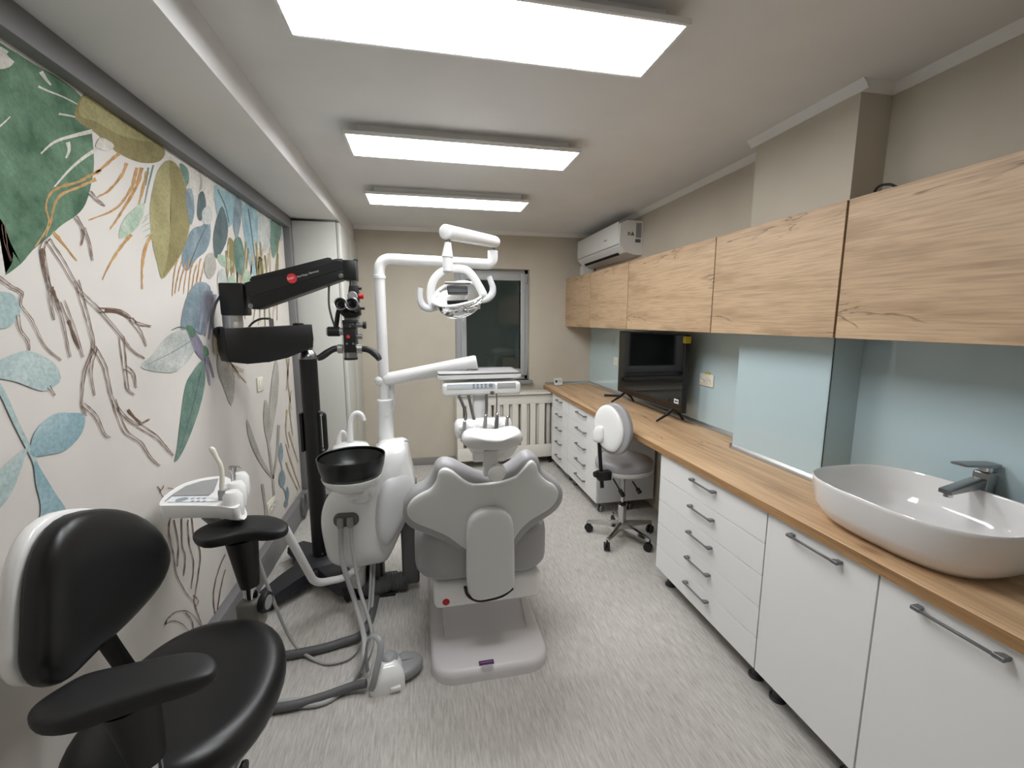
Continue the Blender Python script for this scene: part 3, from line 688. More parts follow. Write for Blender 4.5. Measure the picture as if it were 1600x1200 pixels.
# holder roll with instruments
ry = ty0 - 0.03
ra, rb = AY(710, 671, ry), AY(799, 664, ry); rz = (ra.z + rb.z) / 2
B().tube([V(ra.x, ry, rz), V(ra.x + 0.008, ry, rz), V(ra.x + 0.02, ry, rz), V(rb.x - 0.02, ry, rz), V(rb.x - 0.008, ry, rz), V(rb.x, ry, rz)], [0.03, 0.046, 0.056, 0.056, 0.046, 0.03], 24).obj('instrument_holder', M_GLOSS, u, ang=50)
B().box(AY(741, 650, ry).x, AY(765, 650, ry).x, ry + 0.04, ry + 0.10, rz - 0.02, cz0 + 0.02, 0.012).obj('holder_bracket', M_GLOSS, u)
INS = [((717, 622), (727, 643), (727, 658), M_TUBED), ((732, 622), (737, 640), (741, 656), M_TUBED), ((760, 620), (760, 640), (758, 655), M_TUBED), ((776, 619), (776, 640), (774, 652), M_STEEL)]
for (a, b_, c, m) in INS:
    B().tube(cat_rom([AY(a[0], a[1] - 4, ry + 0.01), AY(*b_, ry + 0.0), AY(*c, ry - 0.02)], 4), 0.0085 if m is M_TUBED else 0.004, 10).obj('instrument_hose', m, u)
for i, (x, y0, y1, m) in enumerate(((723, 660, 690, M_GREYP), (739, 669, 690, M_BLK2), (756, 650, 690, M_GREYP), (774, 648, 690, M_DGREY), (790, 652, 690, M_ALU))):
    a = AY(x + 3, y0, ry - 0.05); b_ = AY(x - 1, y1, ry - 0.068)
    hnd = B().tube([a, a * 0.7 + b_ * 0.3, b_], [0.008, 0.011, 0.010], 12).obj('handpiece', m, u)
    B().sphere(a, 0.010, 12).obj('handpiece_tip', M_CHROME, hnd)
    B().sphere(V(b_.x, ry - 0.05, rz + 0.012), 0.018, 12, (1, 0.6, 1)).obj('holder_notch', M_GLOSS, u)
# assistant arm: bent white tube carrying the side tray
arm = [AY(392, 815, 1.86), AY(440, 817, 1.95), AY(492, 912, 2.18), AY(540, 903, 2.32), AY(566, 882, 2.44), AY(568, 868, 2.48)]
B().tube(fillet(arm, 0.06, 6), 0.019, 14).obj('assistant_arm', M_ENAMEL, u, ang=60)
# chair-to-unit conduit
a, b_ = AY(637, 750, 2.50), AY(637, 893, 2.50)
B().box(a.x - 0.05, a.x + 0.05, 2.47, 2.57, 0.04, a.z, 0.018, 3).obj('conduit', M_DGREY, u)
cp = [V(a.x - 0.02, 2.50, 0.055), V(a.x - 0.12, 2.50, 0.055), V(a.x - 0.22, 2.47, 0.06), V(a.x - 0.30, 2.50, 0.07)]
cr = cat_rom(cp, 14)
B().tube(cr, [0.05 + (0.006 if i % 2 else 0) for i in range(len(cr))], 16).obj('corrugated_conduit', M_TUBED, u, ang=20)

# assistant side tray
YA = 1.80; ZA = 0.945
t2 = thing('assistant_tray', AY(310, 800, YA), 'white assistant instrument tray with keypad left of the black armrest', 'instrument tray')
tz = [(249, 789), (256, 776), (270, 765), (288, 755), (312, 748), (340, 744), (356, 746), (366, 756), (372, 772), (376, 786), (366, 794), (340, 791), (300, 790), (265, 790)]
top = cat_rom([AZ(*q, ZA) for q in tz], 3, True)
bod = B()
bod.ring_surface([[p * 1 for p in top], [V(p.x, p.y, ZA - 0.012) for p in top], [V(p.x, p.y, ZA - 0.045) for p in top], [V(p.x + 0.01, p.y + 0.02, ZA - 0.058) for p in top]]).obj('tray_body', M_GLOSS, t2, ang=60)
rec = [AZ(*q, ZA + 0.001) for q in ((257, 784), (268, 774), (290, 760), (315, 752), (342, 748), (334, 768), (327, 774), (270, 775))]
B().prism(rec, (0, 0, 0.002), 0.0).obj('tray_mat', M_GREYP, t2)
kp = B().prism([AZ(*q, ZA + 0.001) for q in ((268, 777), (325, 777), (340, 784), (262, 785))], (0, 0, 0.002)).obj('keypad', mat('white keypad film', (228, 231, 234), 0.4), t2)
p = AZ(284, 780.5, ZA + 0.0032); B().lathe([(0.020, 0), (0.020, 0.0006)], p, n=20).obj('round_key', M_PALEINK, kp)
for i in range(3):
    for j in range(2): B().lathe([(0.006, 0), (0.006, 0.0006)], AZ(301 + i * 9, 778.8 + j * 4, ZA + 0.0032), n=10).obj('key', M_PALEINK, kp)
hb_ = AZ(366, 772, ZA)
hol = B()
for i in range(3):
    p = AZ(359 + i * 6, 786 - i * 15, ZA); hol.lathe([(0.03, -0.05), (0.034, -0.02), (0.032, 0.03), (0.022, 0.045)], p + V(0.012, 0, 0), n=18)
hol.obj('instrument_holder', M_GLOSS, t2)
yv = AZ(350, 780, ZA).y
B().tube(cat_rom([AY(352, 783, yv), AY(347, 763, yv), AY(347, 745, yv), AY(345, 728, yv), AY(338, 715, yv), AY(332, 703, yv), AY(328, 700, yv)], 4), [0.013, 0.009, 0.0085, 0.008, 0.008, 0.010, 0.006], 14).obj('suction_tip', M_IVORY, t2, ang=60)
B().box(AY(342, 770, yv).x, AY(357, 770, yv).x, yv - 0.015, yv + 0.015, AY(348, 784, yv).z, AY(348, 764, yv).z, 0.006).obj('suction_grip', M_GREYP, t2)
ys = AZ(363, 760, ZA).y
B().tube([AY(366, 756, ys), AY(364, 740, ys), AY(363, 733, ys), AY(363, 729, ys)], [0.010, 0.010, 0.014, 0.013], 14).obj('syringe', M_CHROME, t2)
B().tube(cat_rom([AY(364, 731, ys), AY(371, 729, ys), AY(378, 731, ys)], 4), 0.003, 8).obj('syringe_tip', M_STEEL, t2)
B().tube(cat_rom([AZ(366, 788, ZA - 0.04), AY(370, 806, YA), AY(384, 816, YA + 0.03)], 4), 0.02, 12).obj('tray_mount', M_GREYP, t2)
B().tube([AY(320, 805, YA), AY(332, 815, YA), AY(350, 818, YA + 0.02), AY(396, 817, 1.86)], 0.016, 12).obj('mount_bar', M_GREYP, t2)

# ================================================================== hoses on the floor
def hose(name, pts, r, m, label, cat='hose', k=8, group=None):
    o = B().tube(cat_rom(pts, k), r, 10).obj(name, m); return tag(o, label, cat, group)
g = 'grey hoses of the dental unit'
x1 = hs_c.x - 0.028; x2 = hs_c.x + 0.022; zz = hs_c.z - 0.03
hose('suction_hose', [(x1, hy - 0.02, zz), AY(536, 880, 2.30), AY(556, 945, 2.26), AZ(570, 1010, 0.10), AZ(552, 1058, 0.02), AZ(505, 1088, 0.015), AZ(450, 1096, 0.015), AZ(380, 1098, 0.015), V(-0.975, 1.92, 0.015)], 0.0135, M_TUBE, 'thick grey suction hose hanging from the left socket of the unit', group=g)
hose('suction_hose', [(x2, hy - 0.02, zz), AY(551, 860, 2.30), AY(562, 920, 2.26), AY(581, 990, 2.12), AZ(572, 1030, 0.03), AZ(540, 1074, 0.012), AZ(500, 1100, 0.012), AZ(430, 1104, 0.012), V(-0.975, 1.80, 0.012)], 0.010, M_TUBE, 'thinner grey suction hose hanging from the right socket of the unit', group=g)
hose('supply_hose', [AZ(366, 792, ZA - 0.03), AY(372, 800, 1.86), AY(402, 870, 1.93), AY(420, 920, 1.97), AZ(455, 1000, 0.08), AZ(490, 1030, 0.012), AZ(520, 1036, 0.012), AZ(556, 1018, 0.012), AY(575, 960, 2.30), AY(580, 880, 2.44)], 0.0075, M_TUBE, 'slim grey hose looping from the assistant tray to the unit', group=g)
hose('supply_hose', [AY(585, 868, 2.46), AY(583, 920, 2.40), AY(578, 985, 2.22), AZ(568, 1030, 0.02), AZ(566, 1050, 0.03)], 0.009, M_TUBE, 'grey hose hanging behind the foot control', group=g)
hose('drain_hose', [AY(589, 872, 2.50), AY(588, 930, 2.45), AZ(570, 985, 0.03), AZ(530, 1005, 0.022), AZ(480, 1018, 0.022), AZ(420, 1026, 0.022), V(-0.97, 2.12, 0.022)], 0.02, M_TUBED, 'dark grey drain hose crossing the floor behind the black stool', group=g)
hose('drain_hose', [AZ(572, 1068, 0.04), AZ(548, 1073, 0.03), AZ(500, 1090, 0.022), AZ(440, 1105, 0.022), AZ(360, 1108, 0.022), V(-0.97, 1.86, 0.022)], 0.018, M_TUBED, 'dark grey hose running from the foot control under the black stool', group=g)

# ================================================================== foot control
pd = thing('foot_control', AZ(605, 1070, 0), 'white and grey dental foot pedal with a carrying loop on the floor', 'foot pedal')
fo = [AZ(*q, 0) for q in ((582, 1090), (630, 1077))]
ang = math.atan2(fo[1].y - fo[0].y, fo[1].x - fo[0].x)
PM = Matrix.Translation(fo[0] * 0.5 + fo[1] * 0.5) @ Matrix.Rotation(ang, 4, 'Z')
def pm(x, y, z): return PM @ V(x, y, z)
ho2 = [(-0.062, 0.0), (0.062, 0.0), (0.072, 0.05), (0.066, 0.11), (0.03, 0.15), (-0.02, 0.15), (-0.062, 0.11), (-0.072, 0.05)]
rg = []
for s_, z, sh_ in ((1, 0, 0), (1, 0.055, 0.0), (0.93, 0.075, 0.01), (0.7, 0.098, 0.02), (0.5, 0.108, 0.03)):
    rg.append([pm(x * s_, 0.07 + (y - 0.07) * s_ + sh_ * 0.3, z) for x, y in [(p.x, p.y) for p in cat_rom([V(a_, b__, 0) for a_, b__ in ho2], 3, True)]])
B().ring_surface(rg).obj('housing', M_GLOSS, pd, ang=40)
B().lathe([(0.042, 0.0), (0.042, 0.012), (0.034, 0.018), (0.026, 0.026), (0.018, 0.028)], pm(0.012, 0.085, 0.092), n=24).obj('round_button', M_GREYP, pd)
B().box(0.01, 0.055, -0.016, 0.006, 0.012, 0.03, 0.006, 2, PM).obj('front_tab', M_GLOSS, pd)
B().tube([pm(-0.008, 0.028, 0.088), pm(-0.008, 0.02, 0.080), pm(0.004, 0.02, 0.080), pm(0.004, 0.028, 0.088)], 0.002, 8).obj('symbol_mark', M_INK, pd)
pl = [(0.05, 0.03), (0.10, 0.025), (0.15, 0.06), (0.165, 0.11), (0.13, 0.15), (0.06, 0.16)]
plo = cat_rom([pm(x, y, 0.035) for x, y in pl], 3, True)
pe = B().pillow(plo, (0, 0, 1), 0.02, 0.018, 6, 6, edge=0.006).obj('pedal', M_GREYP, pd, ang=60)
B().tube([pm(0.07, 0.095, 0.062), pm(0.15, 0.095, 0.057)], 0.0025, 6).obj('pedal_groove', M_DGREY, pe)
B().tube(cat_rom([pm(-0.066, 0.005, 0.03), pm(-0.05, 0.0, 0.10), pm(-0.02, 0.05, 0.185), pm(-0.035, 0.09, 0.215), pm(-0.07, 0.12, 0.19), pm(-0.085, 0.13, 0.09), pm(-0.08, 0.12, 0.03)], 6), 0.014, 12, flat=((0, 1, 0), 0.35)).obj('carrying_loop', M_GREYP, pd)
# ================================================================== surgical microscope on a wheeled stand
sc = thing('surgical_microscope', (-0.66, 2.76, 0), 'black surgical microscope on a wheeled column stand by the mural', 'microscope')
SX, SY = -0.672, 2.77
# base: four sloping legs with castors
ends = [(-0.905, 2.44), (-0.44, 2.43), (-0.90, 3.02), (-0.44, 3.08)]
B().lathe([(0.16, 0.055), (0.16, 0.10), (0.11, 0.135), (0.06, 0.14)], (SX, SY, 0), n=24).obj('base_hub', M_NAVY, sc)
for ex, ey in ends:
    d = V(ex - SX, ey - SY, 0); L = d.length; d.normalize(); p = d.cross(V(0, 0, 1))
    sec = []
    for s_, w, z0, z1 in ((0.02, 0.09, 0.055, 0.125), (L * 0.6, 0.075, 0.055, 0.115), (L * 0.95, 0.06, 0.06, 0.10), (L, 0.05, 0.062, 0.092)):
        c = V(SX, SY, 0) + d * s_
        sec.append([c + p * w + V(0, 0, z0), c + p * (w * 0.9) + V(0, 0, z1), c - p * (w * 0.9) + V(0, 0, z1), c - p * w + V(0, 0, z0)])
    leg = B().ring_surface(sec).obj('base_leg', M_NAVY, sc)
    c = V(ex, ey, 0) - d * 0.03
    w = B()
    for s2 in (-1, 1): w.lathe([(0.02, -0.009), (0.038, -0.008), (0.04, 0), (0.038, 0.008), (0.02, 0.009)], c + V(0, 0, 0.04) + p * (s2 * 0.016), p, 20)
    w.obj('castor', M_BLK2, leg)
p0 = AY(489, 560, SY); zt = p0.z
B().lathe([(0.052, 0.13), (0.05, 0.15), (0.05, zt)], (SX, SY, 0), n=28).obj('column', M_BLK, sc)
for dx in (-0.045, 0.02): B().lathe([(0.006, 0), (0.006, 0.004)], (SX + dx, SY - 0.052, 0.165), (0, -1, 0), 10).obj('column_screw', M_STEEL, sc)
B().lathe([(0.051, zt - 0.002), (0.052, zt + 0.012), (0.042, zt + 0.035), (0.03, zt + 0.05), (0.03, zt + 0.07)], (SX, SY, 0), n=28).obj('column_collar', M_STEEL, sc)
za, zb = AY(500, 645, SY - 0.03).z, AY(505, 705, SY - 0.03).z
hx = SX + 0.062
hd_ = B().tube(fillet([(hx - 0.02, SY - 0.02, za), (hx + 0.012, SY - 0.02, za - 0.01), (hx + 0.012, SY - 0.02, zb + 0.01), (hx - 0.02, SY - 0.02, zb)], 0.02), 0.014, 10).obj('column_handle', M_BLK, sc)
for z in (za - 0.012, zb + 0.012): B().lathe([(0.008, 0), (0.008, 0.003)], (hx, SY - 0.036, z), (0, -1, 0), 10).obj('handle_screw', M_ALU, hd_)
B().box(SX - 0.066, SX - 0.05, SY - 0.03, SY + 0.03, zb, za, 0.004).obj('cable_plate', M_BLK, sc)
# first arm: deep curved box swinging from the column towards the viewer
A0, A1 = V(-0.955, 2.45, 1.5), V(-0.625, 2.74, 1.5)
ad = (A1 - A0).normalized(); an = V(ad.y, -ad.x, 0).normalized()
ao = A0 + an * 0.03
arm1 = [(350, 513), (390, 512), (440, 510), (488, 507), (490, 530), (490, 543), (474, 549), (450, 559), (420, 566), (388, 569), (360, 566), (355, 552)]
B().prism([AP(*q, ao, an) for q in arm1], -an * 0.12, 0.006, 2).obj('horizontal_arm', M_BLK, sc)
c = AP(466, 508, ao - an * 0.05, an); B().lathe([(0.03, -0.01), (0.03, 0.008), (0.022, 0.012)], c, n=18).obj('arm_cap', M_BLK2, sc)
k0 = AP(365, 514, ao - an * 0.06, an); zlo = k0.z
SXa, SYa = k0.x, k0.y
z1 = AY(365, 493, SYa).z; z2 = AY(365, 443, SYa).z
B().lathe([(0.046, zlo - 0.005), (0.046, (zlo + z1) / 2), (0.0455, (zlo + z1) / 2 + 0.002), (0.046, (zlo + z1) / 2 + 0.004), (0.046, z1)], (SXa, SYa, 0), n=26).obj('swivel_ring', M_ALU, sc)
xl, xr = AY(349, 470, SYa).x, AY(387, 470, SYa).x
B().box(xl, xr, SYa - 0.05, SYa + 0.05, z1, z2, 0.008).obj('arm_block', M_BLK, sc)
c = AP(424, 504, ao - an * 0.05, an)
B().tube([c + V(0, 0, -0.03), c + V(0, 0, 0.02)], 0.012, 12).obj('cable_plug', M_STEEL, sc)
B().tube(cat_rom([c + V(0, 0, 0.02), c + V(-0.05, 0, 0.02), c + V(-0.10, 0.01, -0.005), c + V(-0.13, 0.0, -0.05)], 5), 0.006, 8).obj('plug_cable', M_DGREY, sc)
# spring arm
YA2 = SYa - 0.05
ar = [(381, 442), (386, 462), (393, 483), (404, 483), (414, 479), (480, 456), (543, 433), (548, 425), (541, 410), (534, 404), (525, 404), (395, 438)]
ab = B().prism([AY(*q, YA2) for q in ar], (0, 0.10, 0), 0.005, 2).obj('spring_arm', M_BLK, sc)
ac = [(389, 438), (393, 432), (450, 418), (512, 402), (517, 403), (520, 407), (455, 425), (394, 440)]
B().prism([AY(*q, YA2 + 0.02) for q in ac], (0, 0.06, 0), 0.003, 2).obj('arm_top_cover', M_BLK2, sc)
pn = [(386, 446), (392, 463), (540, 419), (534, 408), (525, 407)]
B().prism([AY(*q, YA2 - 0.004) for q in pn], (0, 0.01, 0), 0.001, 1).obj('side_cover', M_BLK2, sc)
ux = (AY(530, 408, YA2) - AY(392, 446, YA2)).normalized(); uz = V(-ux.z, 0, ux.x)
for q in ((392, 478), (533, 431)): B().lathe([(0.012, 0), (0.012, 0.004), (0.006, 0.005), (0.006, 0.001)], AY(*q, YA2), (0, -1, 0), 16).obj('arm_screw', M_STEEL, sc)
yl = YA2 - 0.005
lc = AY(456, 435, yl)
lg = B().lathe([(0.024, 0), (0.024, 0.001)], lc, (0, -1, 0), 28).obj('logo_disc', M_REDLOGO, sc)
B().text('kaps', 0.018, lc + V(-0.019, -0.0016, -0.008), ux, uz).obj('logo_text', M_PRINT, lg)
tx = AY(465, 434, yl); B().text('Karl Kaps', 0.0135, (tx.x, yl - 0.0006, tx.z), ux, uz).obj('lettering', M_PRINT, sc)
tx = AY(483, 428.5, yl); B().text('Germany', 0.0135, (tx.x, yl - 0.0006, tx.z), ux, uz).obj('lettering', M_PRINT, sc)
YH = YA2 + 0.05
p = [AY(538, 408, YH), AY(559, 439, YH)]
B().box(p[0].x, p[1].x, YH - 0.055, YH + 0.045, p[1].z, p[0].z, 0.004).obj('end_block', M_BLK, sc)
c = AY(556, 409, YH); B().cyl(c, c + V(0, 0, 0.012), 0.012, 12).obj('block_knob', M_BLK2, sc)
# optical head
def hpx(x, y, d=0.0): return AY(x, y, YH + d)
def hbox(x0, y0, x1, y1, d0, d1, m, name, bev=0.004, parent=None):
    a, b_ = hpx(x0, y0), hpx(x1, y1)
    return B().box(a.x, b_.x, YH + d0, YH + d1, b_.z, a.z, bev).obj(name, m, parent or sc)
B().cyl(hpx(552, 447), hpx(552, 438), 0.02, 18).obj('head_ring', M_STEEL, sc)
B().prism([hpx(*q, -0.03) for q in ((545, 446), (559, 446), (560, 472), (547, 473), (543, 465))], (0, 0.06, 0), 0.004).obj('suspension_link', M_BLK2, sc)
B().lathe([(0.026, 0), (0.026, 0.008), (0.022, 0.012)], hpx(551, 463, -0.03), (0, -1, 0), 20).obj('tilt_disc', M_GREYP, sc)
B().cyl(hpx(559, 463), hpx(561, 463), 0.006, 10).cyl(hpx(561, 463), hpx(568, 463), 0.014, 16).obj('red_knob', M_RED, sc)
B().cyl(hpx(559, 450), hpx(565, 451), 0.008, 12).obj('small_knob', M_BLK2, sc)
# binocular tubes
bn = B().prism([hpx(*q, -0.01) for q in ((528, 484), (545, 474), (562, 480), (563, 492), (556, 496), (540, 497), (533, 492))], (0, 0.06, 0), 0.006).obj('binocular_body', M_BLK, sc)
for x, y in ((536, 478), (553, 478)):
    dvec = V(-0.02, -1, 0.25).normalized(); c = hpx(x, y + 2, -0.02)
    e = B().lathe([(0.030, -0.03), (0.030, 0.04), (0.033, 0.042), (0.033, 0.064), (0.026, 0.066), (0.022, 0.056), (0.018, 0.054)], c, dvec, 24).obj('eyepiece', M_BLK2, bn)
    B().lathe([(0.0325, 0.063), (0.034, 0.066), (0.0325, 0.067), (0.029, 0.066)], c, dvec, 24, cap=False).obj('eyepiece_ring', M_STEEL, e)
    B().lathe([(0.018, 0.053), (0.018, 0.054)], c, dvec, 20).obj('eyepiece_lens', M_SCREEN, e)
B().cyl(hpx(562, 482), hpx(570, 482), 0.007, 10).obj('binocular_lever', M_BLK2, sc)
B().prism([hpx(*q, 0.0) for q in ((536, 494), (562, 492), (558, 500), (538, 500))], (0, 0.05, 0), 0.003).obj('binocular_plate', M_GREYP, sc)
hbox(536, 500, 558, 507, -0.035, 0.06, M_BLK, 'head_neck')
body_ = hbox(537, 505, 558, 550, -0.04, 0.07, M_BLK, 'optical_body')
hbox(538, 507, 558, 514, -0.043, -0.03, M_BLK2, 'body_plate', 0.002)
a, b_ = hpx(539, 551), hpx(557, 562)
cc = V((a.x + b_.x) / 2, YH + 0.005, 0)
B().lathe([(0.034, b_.z), (0.036, b_.z + 0.004), (0.036, b_.z + 0.012)], cc, n=24).obj('objective_lens_hood', M_BLK2, sc)
B().lathe([(0.034, b_.z + 0.012), (0.034, a.z + 0.006)], cc, n=24).obj('objective_ring', M_STEEL, sc)
for q in ((542, 537), (552, 537)): B().lathe([(0.006, 0), (0.006, 0.003)], hpx(*q, -0.04), (0, -1, 0), 12).obj('body_screw', M_STEEL, body_)
B().lathe([(0.009, 0), (0.009, 0.001)], hpx(544, 526, -0.04), (0, -1, 0), 16).obj('small_logo', M_REDLOGO, body_)
B().lathe([(0.005, 0), (0.005, 0.002)], hpx(547, 510, -0.043), (0, -1, 0), 12).obj('body_screw', M_STEEL, body_)
B().cyl(hpx(558, 508), hpx(568, 508), 0.013, 16).obj('focus_shaft', M_STEEL, sc)
B().cyl(hpx(567, 508), hpx(572, 508), 0.02, 18).obj('focus_knob', M_BLK2, sc)
B().cyl(hpx(558, 526), hpx(566, 526), 0.014, 16).obj('side_knob', M_STEEL, sc)
B().cyl(hpx(513, 518), hpx(531, 518), 0.026, 20).obj('balance_knob', M_BLK2, sc)
B().cyl(hpx(511, 518), hpx(513, 518), 0.023, 20).obj('balance_cap', M_GREYP, sc)
B().cyl(hpx(531, 518), hpx(538, 518), 0.02, 20).obj('balance_shaft', M_ALU, sc)
B().tube([hpx(525, 512), hpx(528, 490), hpx(532, 476)], 0.012, 10).obj('link_arm', M_BLK2, sc)
for sgn, pts, col in ((-1, ((531, 545), (523, 545), (513, 550), (503, 557), (496, 560)), (536, 528)), (1, ((566, 545), (574, 546), (582, 550), (589, 556), (593, 562)), (558, 566))):
    B().cyl(hpx(col[0], 545), hpx(col[1], 545), 0.025, 20).obj('handle_collar', M_ALU, sc)
    B().tube(cat_rom([hpx(*q, -0.01 * i) for i, q in enumerate(pts)], 4), [0.017, 0.017, 0.017, 0.019, 0.018, 0.014], 14).obj('side_handle', M_BLKA, sc)
B().tube(cat_rom([AY(514, 442, YH), AY(514, 475, YH), AY(518, 495, YH), AY(523, 510, YH)], 6), 0.0055, 8).obj('light_cable', M_DGREY, sc)
B().tube(cat_rom([V(xl + 0.003, SYa - 0.02, AY(350, 460, SYa).z), AY(337, 475, SYa - 0.02), AY(332, 500, SYa - 0.02), AY(337, 525, SYa), AY(350, 530, SYa + 0.0)], 6), 0.0065, 8).obj('loop_cable', M_DGREY, sc)
B().tube(cat_rom([AY(352, 514, SYa - 0.01), AY(340, 514, SYa - 0.02), AY(338, 520, SYa - 0.02), AY(350, 526, SYa - 0.01)], 5), 0.011, 10).obj('cable_clamp', M_BLK2, sc)

# ================================================================== black stool with arms, facing the dental chair
st = thing('dentist_stool', (-0.68, 1.29, 0), 'black dentist stool with two swivel armrests in the foreground', 'stool')
SC = V(-0.68, 1.235, 0.0)
seat_px = [(447, 1040), (440, 1020), (420, 1000), (385, 985), (340, 979), (290, 983), (245, 997), (200, 1020), (165, 1045)]
ZS = 0.545
so = []
for k in range(48):
    a = 2 * PI * k / 48; ca, sa = math.cos(a), math.sin(a)
    rx, ry_ = (0.235 if ca > 0 else 0.22), 0.285
    rr_ = 1.0 + 0.05 * math.cos(2 * a)
    so.append(V(SC.x + 0.005 + rx * abs(ca) ** 0.85 * (1 if ca > 0 else -1), SC.y + ry_ * abs(sa) ** 0.85 * (1 if sa > 0 else -1), ZS))
def saddle(q):
    dx, dy = (q.x - SC.x) / 0.24, (q.y - SC.y) / 0.28
    up = 1 if q.z > ZS else 0.3
    r2 = dx * dx + dy * dy
    f = -0.030 * max(0, 1 - r2 * 1.2) + 0.020 * dy * dy - 0.018 * max(0, dx) ** 2
    return V(q.x, q.y, q.z + f * up)
B().pillow(so, (0, 0, 1), 0.055, 0.05, 5, 14, bend=saddle, edge=0.012).obj('seat', M_BLKV, st, ang=80)
B().lathe([(0.14, 0.455), (0.15, 0.465), (0.15, 0.49)], (SC.x, SC.y, 0), n=24).obj('seat_plate', M_BLK2, st)
B().cyl((SC.x, SC.y, 0.10), (SC.x, SC.y, 0.46), 0.025, 18).obj('gas_lift', M_CHROME, st)
for k in range(5):
    a = math.radians(72 * k + 18); d = V(math.cos(a), math.sin(a), 0)
    e = V(SC.x, SC.y, 0) + d * 0.27
    lg = B().tube([V(SC.x, SC.y, 0.12) + d * 0.02, V(SC.x, SC.y, 0.10) + d * 0.14, e + V(0, 0, 0.075)], [0.024, 0.02, 0.015], 10).obj('base_leg', M_CHROME, st)
    caster(st, e.x, e.y, 0.07, 0.028, M_BLK2, a)
# backrest on plane x
XB = -0.86
bpx = [(152, 795), (185, 799), (212, 812), (233, 834), (245, 864), (243, 890), (232, 918), (212, 946), (186, 975), (160, 1000), (132, 1024), (106, 1048), (84, 1066), (62, 1075), (42, 1070), (30, 1052), (28, 1028), (31, 1000), (33, 965), (37, 925), (44, 890), (57, 855), (78, 824), (110, 803)]
def cup(q): return V(q.x + 0.30 * (q.y - 1.25) ** 2, q.y, q.z)
ol = [AX(*q, XB) for q in bpx]
B().pillow(cat_rom(ol, 2, True), (1, 0, 0), 0.045, 0.03, 4, 12, AX(135, 925, XB), cup, edge=0.008).obj('backrest', M_BLKV, st, ang=80)
cb = AX(135, 925, XB)
sh2 = [cb + (q - cb) * 0.99 + V(-0.040, -0.002, 0.008) for q in ol]
B().pillow(cat_rom(sh2, 2, True), (-1, 0, 0), 0.022, 0.015, 6, 8, None, cup, edge=0.008).obj('back_shell', M_GLOSS, st, ang=80)
B().tube(cat_rom([(XB - 0.03, 1.25, 0.92), (XB - 0.01, 1.26, 0.78), (XB + 0.03, 1.28, 0.62), (SC.x - 0.12, 1.29, 0.485), (SC.x, 1.29, 0.475)], 5), 0.028, 12, flat=((0, 1, 0), 0.35)).obj('back_support', M_BLK2, st)
# armrests
def armrest(px_pts, z, lab, stem_top, stem_bot, th=0.02):
    o_ = cat_rom([AZ(*q, z) for q in px_pts], 3, True)
    a_ = B().pillow(o_, (0, 0, 1), th * 0.8, th, 5, 10, edge=0.006).obj('armrest', M_BLKA, st, ang=80)
near = [(43, 1128), (55, 1108), (88, 1085), (130, 1062), (185, 1048), (245, 1035), (295, 1026), (325, 1028), (340, 1042), (332, 1060), (300, 1075), (250, 1090), (200, 1106), (150, 1122), (105, 1138), (62, 1142)]
armrest(near, 0.83, '', None, None)
far = [(301, 841), (312, 829), (340, 818), (372, 811), (405, 809), (432, 812), (450, 822), (446, 833), (425, 838), (398, 838), (370, 841), (340, 848), (315, 851)]
armrest(far, 0.845, '', None, None, 0.019)
ca = AZ(378, 826, 0.845)
Yf = ca.y - 0.01
B().lathe([(0.036, 0), (0.052, -0.17 + 0.17), ], (0, 0, -9), n=8) if False else None
zA, zB = AY(378, 845, Yf).z, AY(384, 915, Yf).z
B().tube([V(ca.x, Yf, zA + 0.01), V(ca.x + 0.012, Yf, zB + 0.02), V(ca.x + 0.013, Yf, zB)], [0.054, 0.036, 0.033], 22).obj('arm_sleeve', M_BLKA, st, ang=50)
zC = AY(386, 935, Yf).z
B().cyl((ca.x + 0.013, Yf, zB + 0.02), (ca.x + 0.013, Yf, zC - 0.02), 0.025, 18).obj('arm_post', M_CHROME, st)
B().box(ca.x + 0.008, ca.x + 0.022, Yf - 0.028, Yf - 0.02, zC + 0.005, zB, 0.004).obj('post_slot', M_BLK2, st)
zD = 0.475
B().box(ca.x - 0.03, ca.x + 0.055, Yf - 0.04, Yf + 0.03, zD - 0.02, zC, 0.012, 3).obj('arm_bracket', M_DGREY if False else mat('grey cast bracket', (126, 124, 118), 0.4), st)
B().tube([(ca.x + 0.015, Yf - 0.02, zD), (SC.x + 0.05, SC.y + 0.12, 0.465), (SC.x, SC.y, 0.465)], 0.022, 10).obj('arm_rail', MATS['grey cast bracket'], st)
B().lathe([(0.038, -0.012), (0.04, 0), (0.036, 0.010)], (ca.x + 0.065, Yf - 0.01, (zC + zD) / 2 + 0.03), (1, -0.2, 0), 22).obj('clamp_wheel', M_BLK2, st)
B().lathe([(0.026, 0.010), (0.026, 0.012)], (ca.x + 0.065, Yf - 0.01, (zC + zD) / 2 + 0.03), (1, -0.2, 0), 20).obj('clamp_wheel_cap', M_GREYP, st)
na = AZ(190, 1092, 0.83)
B().tube([V(na.x, na.y + 0.02, 0.81), V(na.x + 0.012, na.y + 0.03, 0.67), V(na.x + 0.012, na.y + 0.03, 0.65)], [0.05, 0.036, 0.033], 20).obj('arm_sleeve', M_BLKA, st, ang=50)
B().cyl((na.x + 0.012, na.y + 0.03, 0.68), (na.x + 0.012, na.y + 0.03, 0.58), 0.025, 18).obj('arm_post', M_CHROME, st)
B().box(na.x - 0.03, na.x + 0.055, na.y, na.y + 0.07, 0.46, 0.6, 0.012, 3).obj('arm_bracket', MATS['grey cast bracket'], st)
B().tube([(na.x + 0.015, na.y + 0.05, 0.475), (SC.x + 0.05, SC.y - 0.12, 0.465), (SC.x, SC.y, 0.465)], 0.022, 10).obj('arm_rail', MATS['grey cast bracket'], st)

